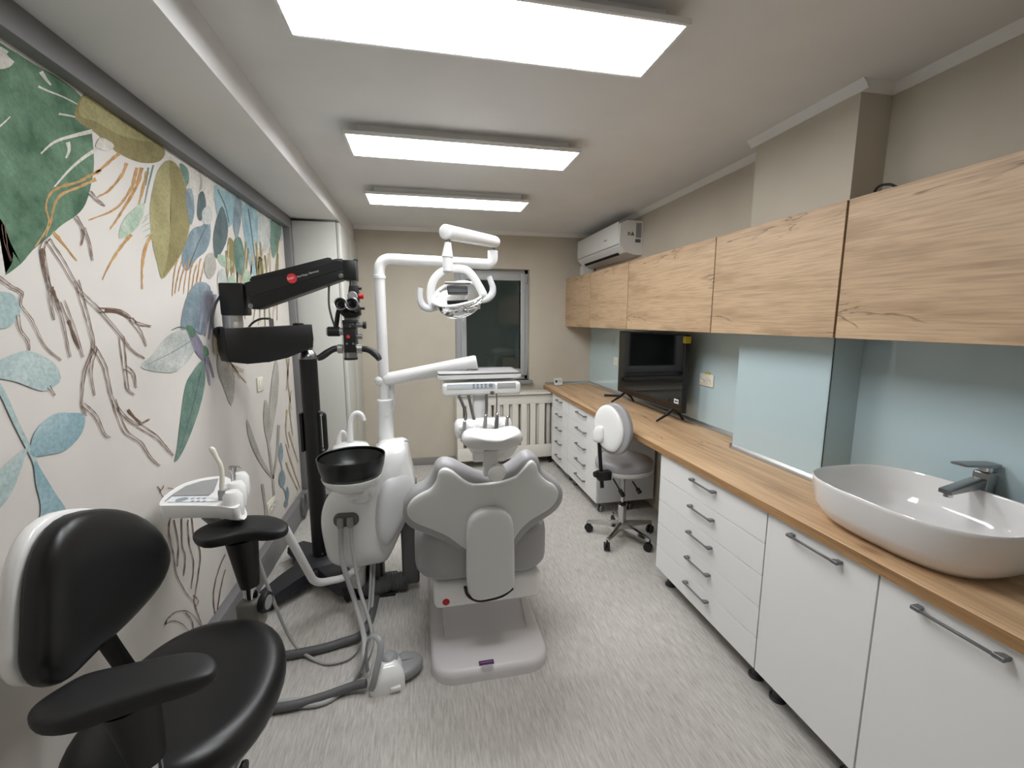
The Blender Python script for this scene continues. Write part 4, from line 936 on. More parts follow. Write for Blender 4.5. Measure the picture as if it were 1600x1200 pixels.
# ================================================================== grey stool under the worktop
gs = thing('assistant_stool', (1.40, 2.85, 0), 'grey upholstered stool with white backrest shell tucked under the worktop', 'stool')
GC = V(1.42, 2.83, 0)
sz = AY(990, 722, 2.83).z
o_ = [V(GC.x + 0.21 * math.cos(2 * PI * k / 40), GC.y + 0.20 * math.sin(2 * PI * k / 40), sz) for k in range(40)]
B().pillow(o_, (0, 0, 1), 0.045, 0.035, 4, 10, edge=0.012).obj('seat', M_PVC, gs, ang=80)
B().lathe([(0.19, sz - 0.055), (0.205, sz - 0.04), (0.205, sz - 0.02)], GC, n=32).obj('seat_pan', M_PVC2, gs, ang=60)
B().box(GC.x - 0.09, GC.x + 0.09, GC.y - 0.05, GC.y + 0.05, sz - 0.09, sz - 0.05, 0.008).obj('mechanism', M_BLK2, gs)
B().cyl((GC.x, GC.y, 0.23), (GC.x, GC.y, sz - 0.06), 0.014, 16).obj('gas_lift', M_CHROME, gs)
B().lathe([(0.034, 0.075), (0.03, 0.09), (0.03, 0.25), (0.024, 0.255)], GC, n=22).obj('column', M_CHROME, gs)
B().lathe([(0.022, 0.25), (0.026, 0.255), (0.024, 0.275)], GC, n=18).obj('column_collar', M_BLK2, gs)
f0 = V(1.235, 2.665, 0); base_ang = math.atan2(f0.y - GC.y, f0.x - GC.x)
for k in range(5):
    a = base_ang + 2 * PI * k / 5 * (1 if True else 0); d = V(math.cos(a), math.sin(a), 0); e = GC + d * 0.255
    sec = []
    p = d.cross(V(0, 0, 1))
    for s_, w, zm, h in ((0.02, 0.022, 0.105, 0.026), (0.13, 0.018, 0.098, 0.018), (0.255, 0.014, 0.085, 0.011)):
        c = GC + d * s_
        sec.append([c + p * w + V(0, 0, zm - h), c + p * w * 0.8 + V(0, 0, zm + h * 0.6), c + V(0, 0, zm + h), c - p * w * 0.8 + V(0, 0, zm + h * 0.6), c - p * w + V(0, 0, zm - h)])
    B().ring_surface(sec).obj('base_leg', M_CHROME, gs)
    caster(gs, e.x, e.y, 0.08, 0.03, M_BLK2, a + 0.5)
# backrest: tilted oval
bn_ = V(-0.90, -0.43, 0.10).normalized(); bo_ = V(1.155, 2.80, 0.85)
bk = [(957, 630), (968, 634), (977, 645), (983, 660), (985, 676), (982, 692), (975, 705), (964, 711), (952, 709), (941, 700), (932, 685), (929, 668), (931, 650), (940, 635)]
pts = cat_rom([AP(*q, bo_, bn_) for q in bk], 3, True)
B().pillow([p - bn_ * 0.012 for p in pts], bn_, 0.01, 0.035, 4, 8, edge=0.012).obj('backrest', M_PVC, gs, ang=70)
bs = [(951, 633), (961, 640), (969, 652), (974, 668), (974, 684), (969, 697), (961, 706), (950, 704), (940, 696), (932, 682), (929, 666), (931, 649), (939, 636)]
B().pillow(cat_rom([AP(*q, bo_ + bn_ * 0.012, bn_) for q in bs], 3, True), bn_, 0.016, 0.01, 5, 8, edge=0.004).obj('back_shell', M_GLOSS, gs, ang=70)
hbp = [(928, 676), (932, 667), (942, 666), (944, 676), (943, 688), (936, 692), (928, 688)]
B().pillow(cat_rom([AP(*q, bo_ + bn_ * 0.03, bn_) for q in hbp], 3, True), bn_, 0.016, 0.02, 5, 6, edge=0.004).obj('shell_boss', M_GLOSS, gs, ang=70)
m0 = AP(936, 686, bo_ + bn_ * 0.03, bn_); yy = m0.y
m1 = AY(939, 735, yy); m2 = AY(941, 762, yy)
B().tube([m0, m1, m2], 0.014, 10, flat=((0, 1, 0), 0.5)).obj('back_bar', M_BLK2, gs)
c = AY(943, 742, yy)
B().box(c.x - 0.045, c.x + 0.05, yy - 0.03, yy + 0.03, c.z - 0.035, c.z + 0.03, 0.008).obj('tilt_block', M_BLK2, gs)
B().lathe([(0.022, 0), (0.024, 0.01), (0.02, 0.03)], (c.x - 0.04, yy, c.z + 0.01), (-1, -0.2, 0), 16).obj('tilt_knob', M_BLK2, gs)
B().tube([V(c.x, yy, c.z), V(GC.x - 0.05, GC.y, sz - 0.075)], 0.02, 10).obj('back_rail', M_BLK2, gs)
for a, b_ in (((958, 748), (974, 775)), ((988, 752), (1000, 770))):
    p, q = AY(*a, 2.70), AY(*b_, 2.68)
    B().tube([p, p * 0.4 + q * 0.6, p * 0.35 + q * 0.65, q], [0.006, 0.006, 0.015, 0.017], 10).obj('lever', M_BLK2, gs)
# ================================================================== television
XT = 1.78
a, b_ = AX(968, 521, XT), AX(1072, 527, XT)
y1, y0 = a.y, b_.y; z1 = 1.512; z0 = AX(966, 611, XT).z
z0 = min(z0, 0.955)
tv = thing('television', (XT, (y0 + y1) / 2, ZT1), 'black flat television standing on the oak worktop', 'television')
B().box(XT, XT + 0.035, y0, y1, z0, z1, 0.003).obj('casing', M_BLK2, tv)
B().box(XT + 0.03, XT + 0.07, y0 + 0.15, y1 - 0.15, z0 + 0.02, z0 + 0.33, 0.01).obj('rear_housing', M_BLK2, tv)
B().box(XT - 0.0015, XT + 0.001, y0 + 0.009, y1 - 0.009, z0 + 0.02, z1 - 0.009).obj('screen', M_SCREEN, tv)
p = AX(1057, 627, XT)
lb = B().box(XT - 0.0025, XT - 0.0012, p.y - 0.028, p.y + 0.028, p.z - 0.016, p.z + 0.016).obj('sticker', M_PRINT, tv)
B().box(XT - 0.0029, XT - 0.0024, p.y - 0.02, p.y + 0.02, p.z - 0.006, p.z + 0.005).obj('sticker_print', M_INK, lb)
p = AX(1069, 533, XT)
yb_ = B().box(XT - 0.003, XT + 0.037, y0 - 0.006, y0 + 0.03, z1 - 0.06, z1 - 0.012, 0.002).obj('corner_tag', M_YELLOW, tv)
for yc_ in (y0 + 0.13, y1 - 0.13):
    f = B()
    for s_ in (-1, 1):
        f.tube([(XT + 0.017, yc_, z0 + 0.01), (XT + 0.017 + s_ * 0.05, yc_, z0 - 0.03), (XT + 0.017 + s_ * (0.135 if s_ < 0 else 0.085), yc_, ZT1 + 0.008)], [0.014, 0.012, 0.008], 8, flat=((0, 1, 0), 0.6))
    f.obj('foot', M_BLK2, tv)
q0 = AZ(939, 618, ZT1 + 0.012); q1 = AZ(975, 617, ZT1 + 0.012)
o = B().box(-0.022, 0.022, -0.08, 0.08, ZT1, ZT1 + 0.018, 0.004, 2, Matrix.Translation((q0.x * 0.5 + q1.x * 0.5, q0.y * 0.5 + q1.y * 0.5, 0)) @ Matrix.Rotation(1.15, 4, 'Z'))
rc = thing('remote_control', (q0.x * .5 + q1.x * .5, q0.y * .5 + q1.y * .5, ZT1), 'black remote control lying in front of the television', 'remote control')
o.obj('remote_body', M_BLK2, rc)
for i in range(5):
    B().lathe([(0.005, 0), (0.004, 0.002)], Matrix.Translation((q0.x * 0.5 + q1.x * 0.5, q0.y * 0.5 + q1.y * 0.5, 0)) @ Matrix.Rotation(1.15, 4, 'Z') @ V(0, -0.06 + i * 0.03, ZT1 + 0.0175), n=8).obj('button', M_GREYP, rc)
# card stand
cs = thing('card_stand', AZ(869, 600, ZT1), 'small white card stand at the far end of the worktop', 'sign')
c = AZ(868, 600, ZT1); c.y = min(c.y, 4.72)
CM = Matrix.Translation((c.x, c.y, ZT1)) @ Matrix.Rotation(0.12, 4, 'Z') @ Matrix.Rotation(-0.25, 4, 'X')
B().box(-0.05, 0.05, 0.0, 0.003, 0.005, 0.085, 0, 1, CM).obj('card', M_PRINT, cs)
B().box(-0.05, 0.05, -0.03, 0.02, 0.0, 0.003, 0, 1, Matrix.Translation((c.x, c.y, ZT1)) @ Matrix.Rotation(0.12, 4, 'Z')).obj('stand_foot', M_CLEAR, cs)
B().box(-0.036, -0.010, -0.001, 0.0005, 0.034, 0.062, 0, 1, CM).obj('dark_square', M_INK, cs)
for z in (0.038, 0.054): B().box(0.002, 0.040, -0.001, 0.0005, z, z + 0.006, 0, 1, CM).obj('print_line', M_PALEINK, cs)
# ================================================================== air conditioner
ax_ = XR - 0.001
n0 = AX(1005, 345, ax_); n1 = AX(1004, 398, ax_)
ya = n0.y; yb2 = 4.72; zt_, zb_ = 2.50, 2.50 - (n0.z - n1.z) * 0.98
zt_ = n0.z; zb_ = n1.z
acn = thing('air_conditioner', (1.82, (ya + yb2) / 2, zb_), 'white wall-mounted air conditioner above the oak cabinets', 'air conditioner')
dpt = 0.215; h = zt_ - zb_
prof = [(0, 0), (0, h), (dpt * 0.72, h), (dpt * 0.98, h * 0.90), (dpt, h * 0.80), (dpt, h * 0.34), (dpt * 0.96, h * 0.26), (dpt * 0.72, h * 0.07), (dpt * 0.30, 0.0)]
def ring(y): return [V(ax_ - d, y, zb_ + z) for d, z in prof]
B().ring_surface([ring(ya), ring(yb2)]).obj('casing', M_WHITE, acn, ang=20)
B().box(ax_ - dpt - 0.004, ax_ - dpt + 0.002, ya + 0.03, yb2 - 0.004, zb_ + h * 0.33, zb_ + h * 0.97, 0.002).obj('front_panel', M_WHITE, acn)
m0, m1 = V(ax_ - dpt * 0.78, 0, zb_ + h * 0.105), V(ax_ - dpt * 0.70, 0, zb_ + h * 0.055)
B().prism([(m0.x - 0.004, ya + 0.13, m0.z), (m1.x - 0.004, ya + 0.13, m1.z - 0.004), (m1.x - 0.004, yb2 - 0.1, m1.z - 0.004), (m0.x - 0.004, yb2 - 0.1, m0.z)], (0.01, 0, 0.008)).obj('outlet_slot', M_SHADOWGAP, acn)
B().box(ax_ - dpt - 0.003, ax_ - dpt + 0.01, ya + 0.012, yb2 - 0.01, zb_ + h * 0.30, zb_ + h * 0.315).obj('panel_seam', M_GREYP, acn)
lgx = ax_ - dpt - 0.0045
lo_ = AX(946, 376, lgx); B().box(lgx - 0.001, lgx + 0.001, lo_.y - 0.03, lo_.y + 0.03, lo_.z - 0.006, lo_.z + 0.004).obj('maker_mark', M_GREYP, acn)
def acl(x0, x1, z0_, z1_, m, name): B().box(ax_ - dpt * x1, ax_ - dpt * x0, ya - 0.001, ya + 0.001, zb_ + h * z0_, zb_ + h * z1_).obj(name, m, acn)
acl(0.06, 0.30, 0.50, 0.93, M_GREYP, 'rating_label'); acl(0.08, 0.32, 0.36, 0.46, M_DGREY, 'energy_label')
acl(0.55, 0.66, 0.56, 0.66, M_GREYP, 'pictogram')
B().prism([(ax_ - dpt * 0.36, ya - 0.001, zb_ + h * 0.56), (ax_ - dpt * 0.54, ya - 0.001, zb_ + h * 0.56), (ax_ - dpt * 0.45, ya - 0.001, zb_ + h * 0.68)], (0, 0.002, 0)).obj('warning_triangle', mat('warning label', (110, 104, 70), 0.6), acn)
p = AY(925, 405, YB - 0.06); B().box(ax_ - 0.16, ax_ - 0.02, 4.70, YB - 0.005, zb_ - 0.09, zb_ + 0.03, 0.01).obj('pipe_cover', M_TRIMW, acn)
# ================================================================== sockets
def socket(name, label, xs, y, z, nrm, w, hh, m, double=True):
    s_ = 1 if nrm > 0 else -1
    t_ = thing(name, (xs, y, z), label, 'socket')
    pl_ = B().box(xs, xs + s_ * 0.009, y - w / 2, y + w / 2, z - hh / 2, z + hh / 2, 0.003).obj('cover_plate', m, t_)
    for dy in ((-w * 0.22, w * 0.22) if double else (0,)):
        B().lathe([(0.020, 0), (0.020, 0.004), (0.017, 0.004), (0.017, 0.001)], (xs + s_ * 0.009, y + dy, z), (s_, 0, 0), 20).obj('socket_well', m, t_)
        for dz in (-0.009, 0.009): B().cyl((xs + s_ * 0.009, y + dy + dz, z), (xs + s_ * 0.0115, y + dy + dz, z), 0.003, 8).obj('pin_hole', M_INK, t_)
    return t_
p = AX(1105, 594, XR - 0.006)
sk = socket('double_socket', 'white double power socket on the blue splashback right of the television', XR - 0.006, p.y, p.z, -1, 0.15, 0.085, M_IVORY)
B().box(XR - 0.012, XR - 0.007, p.y - 0.03, p.y + 0.02, p.z + 0.042, p.z + 0.056).obj('yellow_tag', M_YELLOW, sk)
p = AX(964, 565, XR - 0.006)
socket('wall_socket', 'small white socket half hidden behind the television', XR - 0.006, p.y + 0.02, p.z, -1, 0.085, 0.085, M_IVORY, False)
p = AX(405, 600, XL)
sw = thing('light_switch', (XL, p.y, p.z), 'white light switch plate on the mural under the microscope arm', 'switch')
B().box(XL, XL + 0.010, p.y - 0.05, p.y + 0.05, p.z - 0.045, p.z + 0.045, 0.003).obj('cover_plate', M_IVORY, sw)
B().box(XL + 0.009, XL + 0.013, p.y - 0.03, p.y + 0.03, p.z - 0.028, p.z + 0.028, 0.002).obj('rocker', M_IVORY, sw)
p = AX(423, 790, XL)
lowk = socket('low_socket', 'white double power socket low on the mural behind the assistant tray', XL, p.y, p.z, 1, 0.15, 0.085, M_IVORY)
# coil of cable hanging by the skirting
cc = AX(478, 824, -0.985)
pts = [V(-0.985 + 0.006 * math.sin(k * 0.7), cc.y + 0.06 * math.cos(k * 0.5) * (1 + 0.12 * math.sin(k * 0.21)), 0.115 + 0.10 * math.sin(k * 0.5)) for k in range(38)]
tag(B().tube(cat_rom(pts, 3), 0.004, 6).obj('cable_coil', M_DGREY), 'grey cable coil resting against the skirting by the microscope base', 'cable')
# cable on top of wall cabinet
p0, p1, p2, p3 = AX(1362, 303, 1.85), AX(1372, 292, 1.85), AX(1390, 288, 1.85), AX(1406, 293, 1.85)
zc_ = ZU1 + 0.006
tag(B().tube(cat_rom([V(1.84, p0.y + 0.03, zc_), p0 + V(0, 0, -0.02), p1, p2, p3, V(1.85, p3.y - 0.12, zc_ + 0.01)], 5), 0.005, 8).obj('loose_cable', M_BLK2), 'loose black cable looping on top of the largest wall cabinet', 'cable')
# ================================================================== wash basin and tap
ZR = ZT1 + 0.163
rim_px = [(1288, 740), (1295, 733), (1320, 727), (1360, 724), (1400, 725), (1440, 735), (1490, 752), (1545, 768), (1600, 786)]
bs = thing('wash_basin', (1.618, 1.08, ZT1), 'white oval ceramic vessel basin standing on the worktop', 'basin')
C0 = V(1.618, 1.08, 0); RY, RX = 0.295, 0.238
PX0 = AZ(1290, 742, ZR); PX1 = AZ(1560, 850, ZR); PX2 = AZ(1400, 725, ZR)
def bring(f, z, n=56, e=2.9):
    out = []
    for k in range(n):
        a = 2 * PI * k / n; c_, s_ = math.cos(a), math.sin(a)
        out.append(V(C0.x + (RX * f[0]) * abs(c_) ** (2 / e) * (1 if c_ > 0 else -1), C0.y + (RY * f[1]) * abs(s_) ** (2 / e) * (1 if s_ > 0 else -1), z))
    return out
R_ = [((0.66, 0.74), ZT1), ((0.72, 0.80), ZT1 + 0.006), ((0.86, 0.90), ZT1 + 0.035), ((0.95, 0.965), ZT1 + 0.075), ((0.99, 0.995), ZR - 0.01), ((1.0, 1.0), ZR), ((0.985, 0.99), ZR + 0.004), ((0.965, 0.975), ZR - 0.002), ((0.93, 0.95), ZT1 + 0.085), ((0.82, 0.86), ZT1 + 0.04), ((0.6, 0.68), ZT1 + 0.022), ((0.1, 0.05), ZT1 + 0.016)]
B().ring_surface([bring(f, z) for f, z in R_]).obj('bowl', M_CERAM, bs, ang=70)
B().lathe([(0.032, 0), (0.032, 0.004), (0.02, 0.007)], (C0.x, C0.y, ZT1 + 0.016), n=22).obj('drain', M_CHROME, bs)
tp = thing('basin_tap', (1.885, 1.02, ZT1), 'dark chrome single-lever tap behind the wash basin', 'tap')
tb = AX(1535, 768, 1.885); ty = tb.y
ztp = AX(1537, 730, 1.885).z
B().box(1.862, 1.908, ty - 0.024, ty + 0.024, ZT1, ztp - 0.01, 0.008, 3).obj('body', M_STEEL, tp)
zs = AX(1537, 752, 1.885).z
B().prism([(1.87, ty - 0.020, zs + 0.016), (1.87, ty - 0.020, zs - 0.018), (1.715, ty - 0.020, zs - 0.03), (1.715, ty - 0.020, zs - 0.016)], (0, 0.040, 0), 0.003).obj('spout', M_STEEL, tp)
B().cyl((1.732, ty, zs - 0.03), (1.732, ty, zs - 0.042), 0.013, 16).obj('aerator', M_CHROME, tp)
B().lathe([(0.018, -0.012), (0.018, 0.006)], (1.885, ty, ztp), n=16).obj('neck', M_CHROME, tp)
B().prism([(1.915, ty - 0.024, ztp + 0.002), (1.915, ty - 0.024, ztp + 0.016), (1.765, ty - 0.018, ztp + 0.024), (1.765, ty - 0.018, ztp + 0.016)], (0, 0.046, 0), 0.002).obj('lever', M_STEEL, tp)
# ================================================================== printed leaf mural on the left wall (flat print, thin layers on the paper)
def wc(name, c1, c2, sc=9, dark=None, rough=0.75):
    m = mat(name, c1, rough); v = coords(m, (1, 1, 1)); n = noise(m, v, sc, 5, 0.6, 0.4)
    c = ramp(m, n, [(0.32, c1), (0.66, c2)])
    g = noise(m, v, 90, 3, 0.6)
    setcol(m, mixc(m, 0.45, c, ramp(m, g, [(0.3, (176, 176, 176)), (0.62, (255, 255, 255))]), 'MULTIPLY')); return m
W_GREEN = wc('watercolour deep green', (58, 96, 70), (112, 146, 118), 8)
W_GREEN2 = wc('watercolour pale green', (150, 180, 154), (196, 208, 190), 8)
W_OLIVE = wc('watercolour olive', (150, 142, 96), (178, 170, 122), 6)
W_OLIVE2 = wc('watercolour dark olive', (128, 118, 74), (154, 144, 96), 6)
W_TEAL = wc('watercolour teal', (128, 164, 174), (172, 198, 203), 7)
W_TEALP = wc('watercolour pale teal', (158, 182, 182), (190, 206, 203), 6)
W_SLATE = wc('watercolour slate blue', (112, 132, 142), (154, 170, 176), 8)
W_DSLATE = wc('watercolour dark slate', (76, 92, 94), (104, 120, 120), 8)
W_SAGE = wc('watercolour sage', (84, 116, 104), (128, 154, 142), 8)
W_GREYL = wc('watercolour pale grey', (172, 178, 174), (210, 212, 206), 9)
W_GREYG = wc('watercolour warm grey', (160, 158, 148), (190, 188, 178), 7)
W_BROWN = wc('sepia ink', (94, 66, 50), (124, 92, 72), 14)
W_GOLD = wc('gold brush stroke', (172, 126, 70), (206, 164, 108), 14)
W_TAN = wc('tan brush stroke', (178, 158, 128), (204, 188, 160), 12)
W_PURP = wc('watercolour violet', (122, 118, 138), (164, 158, 172), 10)
W_CREAM = wc('cream brush stroke', (206, 200, 190), (224, 219, 210), 8)
LAY = [0]
def lay():
    LAY[0] += 1; return XL + 0.0006 + LAY[0] * 0.00004
def mp(q, X): return AX(q[0], q[1], X)
def leaf(pts, m, name='leaf_print', k=3):
    X = lay(); c = cat_rom([V(x, y, 0) for x, y in pts], k, True)
    b = B(); P_ = [mp((p.x, p.y), X) for p in c]
    bm = b.bm; vs = [bm.verts.new(p) for p in P_]
    f = bm.faces.new(vs); bmesh.ops.triangulate(bm, faces=[f], ngon_method='EAR_CLIP')
    return b.obj(name, m, wall_left, flip=False)
def ribbon(b, pts, w, X, w2=None, jit=0.0):
    c = cat_rom([V(x, y, 0) for x, y in pts], 5); n = len(c); L = []; R = []
    for i, p in enumerate(c):
        d = (c[min(i + 1, n - 1)] - c[max(i - 1, 0)]); d = d.normalized() if d.length > 1e-6 else V(1, 0, 0)
        nrm = V(-d.y, d.x, 0); t = i / (n - 1); ww = (w + ((w2 if w2 is not None else w) - w) * t) / 2 * (1 + random.uniform(-0.35, 0.35) * (1 if jit else 0))
        o = nrm * random.uniform(-jit, jit)
        L.append(b.bm.verts.new(mp((p + o + nrm * ww)[:2], X))); R.append(b.bm.verts.new(mp((p + o - nrm * ww)[:2], X)))
    for i in range(n - 1): b.bm.faces.new((L[i], R[i], R[i + 1], L[i + 1]))
def strokes(name, lists, w, m, w2=None, jit=0.0):
    X = lay(); b = B()
    for l in lists: ribbon(b, l, w, X, w2, jit)
    return b.obj(name, m, wall_left, flip=False)
def branch(name, lists, w, m):
    X = lay(); b = B()
    for l in lists:
        n = len(l)
        for s in (-1, 1):
            off = []
            for i, (x, y) in enumerate(l):
                x0, y0 = l[max(i - 1, 0)]; x1, y1 = l[min(i + 1, n - 1)]
                d = V(x1 - x0, y1 - y0, 0); d = d.normalized() if d.length else V(1, 0, 0)
                ww = w * (1 - 0.75 * i / max(1, n - 1)) * s * 0.5
                off.append((x - d.y * ww, y + d.x * ww))
            ribbon(b, off, 1.35, X, 1.0, 0.5)
    return b.obj(name, m, wall_left, flip=False)
random.seed(11)
# --- upper left
leaf([(-60, 20), (0, 66), (28, 84), (60, 104), (92, 122), (126, 150), (136, 175), (143, 203), (147, 253), (143, 285), (134, 318), (120, 336), (96, 352), (77, 370), (52, 390), (33, 412), (8, 430), (18, 412), (20, 393), (10, 362), (-6, 335), (-60, 300)], W_GREEN)
strokes('leaf_vein_print', [[(-10, 205), (6, 192), (16, 182)], [(60, 135), (75, 142), (100, 152), (127, 166)], [(92, 178), (110, 181), (130, 186)]], 3.5, W_CREAM, 1.5)
leaf([(118, 186), (122, 160), (136, 146), (165, 168), (205, 196), (246, 222), (258, 236), (252, 250), (236, 255), (212, 252), (180, 236), (150, 208)], W_OLIVE2)
leaf([(124, 164), (136, 148), (165, 170), (205, 198), (240, 220), (222, 220), (185, 210), (150, 190), (126, 182)], W_OLIVE)
leaf([(-20, 72), (4, 74), (22, 92), (16, 104), (0, 108), (-20, 104)], W_CREAM)
leaf([(10, 84), (26, 82), (34, 92), (26, 98)], W_GREEN)
strokes('gold_stroke_print', [[(158, 266), (140, 275), (120, 285), (95, 292), (78, 304), (72, 325), (76, 350), (55, 386)], [(150, 280), (125, 292), (95, 305), (84, 325), (80, 345), (72, 368)], [(198, 255), (190, 275), (170, 298), (152, 308)], [(214, 262), (207, 290), (195, 310), (178, 328), (138, 344)], [(222, 262), (214, 290), (200, 315), (185, 340), (172, 358)], [(230, 268), (224, 292), (217, 320)], [(186, 240), (165, 258), (150, 270)], [(205, 366), (190, 385), (174, 408), (160, 437)], [(237, 366), (226, 392), (222, 425), (222, 452)], [(83, 362), (98, 380), (120, 408)]], 5.5, W_GOLD, 2.2, 0.4)
strokes('cream_stroke_print', [[(145, 205), (115, 212), (85, 222), (64, 240)], [(106, 222), (108, 235), (103, 247)], [(165, 228), (140, 240), (112, 262), (85, 292)], [(64, 112), (72, 124), (80, 133)]], 7, W_CREAM, 2.5)
leaf([(258, 240), (270, 246), (276, 262), (264, 272), (256, 256)], W_CREAM)
leaf([(280, 256), (292, 262), (296, 280), (288, 292)], W_SAGE)
leaf([(300, 262), (312, 268), (316, 290), (308, 300)], W_GREYG)
leaf([(316, 276), (330, 284), (340, 300), (330, 316), (320, 300)], W_TEALP)
leaf([(350, 298), (366, 306), (380, 318), (376, 334), (360, 326)], W_TEAL)
leaf([(404, 332), (420, 342), (430, 350), (424, 364), (410, 352)], W_TEALP)
leaf([(430, 348), (441, 356), (441, 376), (434, 372)], W_GREYL)
leaf([(265, 250), (280, 262), (292, 296), (298, 333), (294, 368), (284, 396), (268, 420), (253, 436), (246, 412), (239, 385), (235, 350), (235, 317), (243, 278), (252, 258)], W_OLIVE)
leaf([(265, 252), (279, 262), (291, 296), (297, 333), (293, 368), (283, 396), (266, 420), (254, 433), (262, 400), (267, 340), (266, 290)], W_OLIVE2)
leaf([(226, 317), (222, 342), (208, 362), (187, 373), (190, 350), (205, 330)], W_GREEN2)
strokes('stem_print', [[(240, 258), (232, 290), (226, 318)], [(232, 262), (228, 290)]], 2.5, W_SAGE, 1.5)
leaf([(296, 268), (304, 262), (312, 272), (310, 310), (300, 352), (296, 320)], W_CREAM)
leaf([(316, 280), (322, 270), (334, 286), (332, 320), (326, 332), (318, 308)], W_CREAM)
leaf([(310, 305), (318, 300), (322, 322), (314, 345), (308, 335)], W_DSLATE)
leaf([(335, 290), (348, 297), (362, 305), (365, 342), (356, 356), (346, 350), (338, 330)], W_TEAL)
leaf([(347, 322), (356, 350), (353, 380), (338, 404), (333, 375), (338, 344)], W_DSLATE)
leaf([(327, 342), (329, 370), (322, 392), (308, 404), (292, 424), (284, 405), (292, 374), (302, 357), (316, 352)], W_SLATE)
leaf([(382, 318), (401, 330), (404, 370), (401, 405), (401, 434), (392, 420), (384, 380), (379, 345)], W_TEAL)
leaf([(368, 308), (378, 318), (376, 350), (370, 372), (364, 350)], W_SLATE)
leaf([(422, 344), (440, 356), (434, 385), (427, 404), (422, 380)], W_SAGE)
leaf([(357, 372), (366, 380), (370, 410), (362, 428), (356, 405)], W_OLIVE2)
leaf([(340, 398), (352, 400), (364, 410), (358, 420), (344, 412)], W_GREEN2)
leaf([(403, 345), (412, 352), (410, 385), (404, 402)], W_GREYL)
L_ = []
for i in range(34):
    x = random.uniform(352, 438); y = random.uniform(372, 410); dx = random.uniform(-14, 10)
    L_.append([(x, y), (x + dx * 0.4, y + random.uniform(25, 45)), (x + dx, y + random.uniform(60, 115))])
strokes('grass_stroke_print', L_[:20], 2.4, W_TAN, 1.2, 0.3); strokes('grass_stroke_print', L_[20:], 2.6, W_OLIVE2, 1.2, 0.3)
L_ = [[(278 + i * 6, 404 + (i % 3) * 5), (272 + i * 6.2, 430), (267 + i * 6.5 + random.uniform(-3, 3), 455 + random.uniform(0, 32))] for i in range(8)]
strokes('grass_stroke_print', L_, 2.0, W_GOLD, 1.0, 0.4)
leaf([(316, 330), (326, 322), (332, 335), (328, 350), (318, 348)], W_GREYL)
leaf([(290, 300), (300, 296), (304, 330), (298, 352), (293, 330)], W_SLATE)
leaf([(404, 330), (420, 340), (422, 372), (414, 395), (406, 372)], W_GREYL)
leaf([(366, 376), (376, 372), (382, 400), (378, 430), (368, 418)], W_SAGE)
leaf([(340, 430), (350, 420), (356, 450), (350, 480), (342, 462)], W_GREYL)
leaf([(356, 438), (366, 432), (370, 460), (362, 476)], W_GREEN2)
leaf([(322, 400), (334, 396), (338, 420), (328, 436), (320, 424)], W_GREYG)
leaf([(384, 420), (392, 430), (388, 446), (380, 440)], W_GREEN2)
leaf([(158, 215), (178, 226), (170, 236), (150, 230)], W_CREAM)
strokes('leaf_vein_print', [[(340, 296), (352, 322), (358, 348)], [(388, 326), (394, 370), (400, 420)], [(296, 416), (310, 380), (324, 350)], [(343, 335), (345, 370), (340, 398)]], 1.6, W_DSLATE, 0.8)
strokes('green_stroke_print', [[(232, 340), (222, 350)], [(234, 348), (222, 355)], [(236, 356), (224, 362)], [(238, 364), (228, 370)], [(234, 334), (226, 340)]], 2.2, W_GREEN2, 1.0)
# --- small bird among the leaves
leaf([(307, 442), (328, 447), (330, 483), (317, 523), (300, 512), (283, 513), (290, 470)], W_SLATE)
leaf([(300, 523), (303, 550), (277, 580), (247, 581), (220, 573), (240, 553), (260, 527), (283, 515)], W_GREYL)
strokes('leaf_vein_print', [[(302, 530), (270, 550), (225, 572)]], 1.8, W_SLATE, 1.0)
leaf([(290, 510), (302, 512), (318, 540), (326, 560), (316, 562), (304, 548), (296, 528)], W_PURP, 'bird_print')
leaf([(290, 510), (300, 509), (306, 522), (300, 528), (294, 520)], W_GREEN, 'bird_print')
leaf([(318, 540), (325, 545), (326, 556), (318, 556)], W_GREEN, 'bird_print')
strokes('bird_print', [[(292, 513), (280, 511), (268, 516)]], 2.0, W_DSLATE, 1.0)
strokes('bird_print', [[(318, 560), (319, 580), (317, 600)], [(321, 560), (325, 582), (328, 602)], [(324, 558), (330, 575), (334, 590)]], 5, W_PURP, 3)
strokes('wing_print', [[(322, 456), (316, 490), (312, 520)], [(330, 455), (324, 490), (320, 525)], [(336, 460), (331, 495), (326, 530)]], 6, W_PURP, 3)
leaf([(317, 563), (321, 590), (315, 627), (300, 673), (283, 711), (273, 721), (277, 700), (283, 650), (290, 603), (300, 583)], W_SAGE)
strokes('leaf_vein_print', [[(314, 580), (300, 640), (282, 700)]], 2.0, W_DSLATE, 1.0)
leaf([(347, 535), (360, 568), (367, 597), (362, 634), (350, 607), (340, 577), (341, 550)], W_GREYG)
L_ = [[(332, 520 + i * 4), (350 + i * 2, 550 + i * 4), (372 + random.uniform(-10, 14), 575 + random.uniform(0, 30))] for i in range(8)]
strokes('grass_stroke_print', L_, 1.8, W_TAN, 1.0, 0.3)
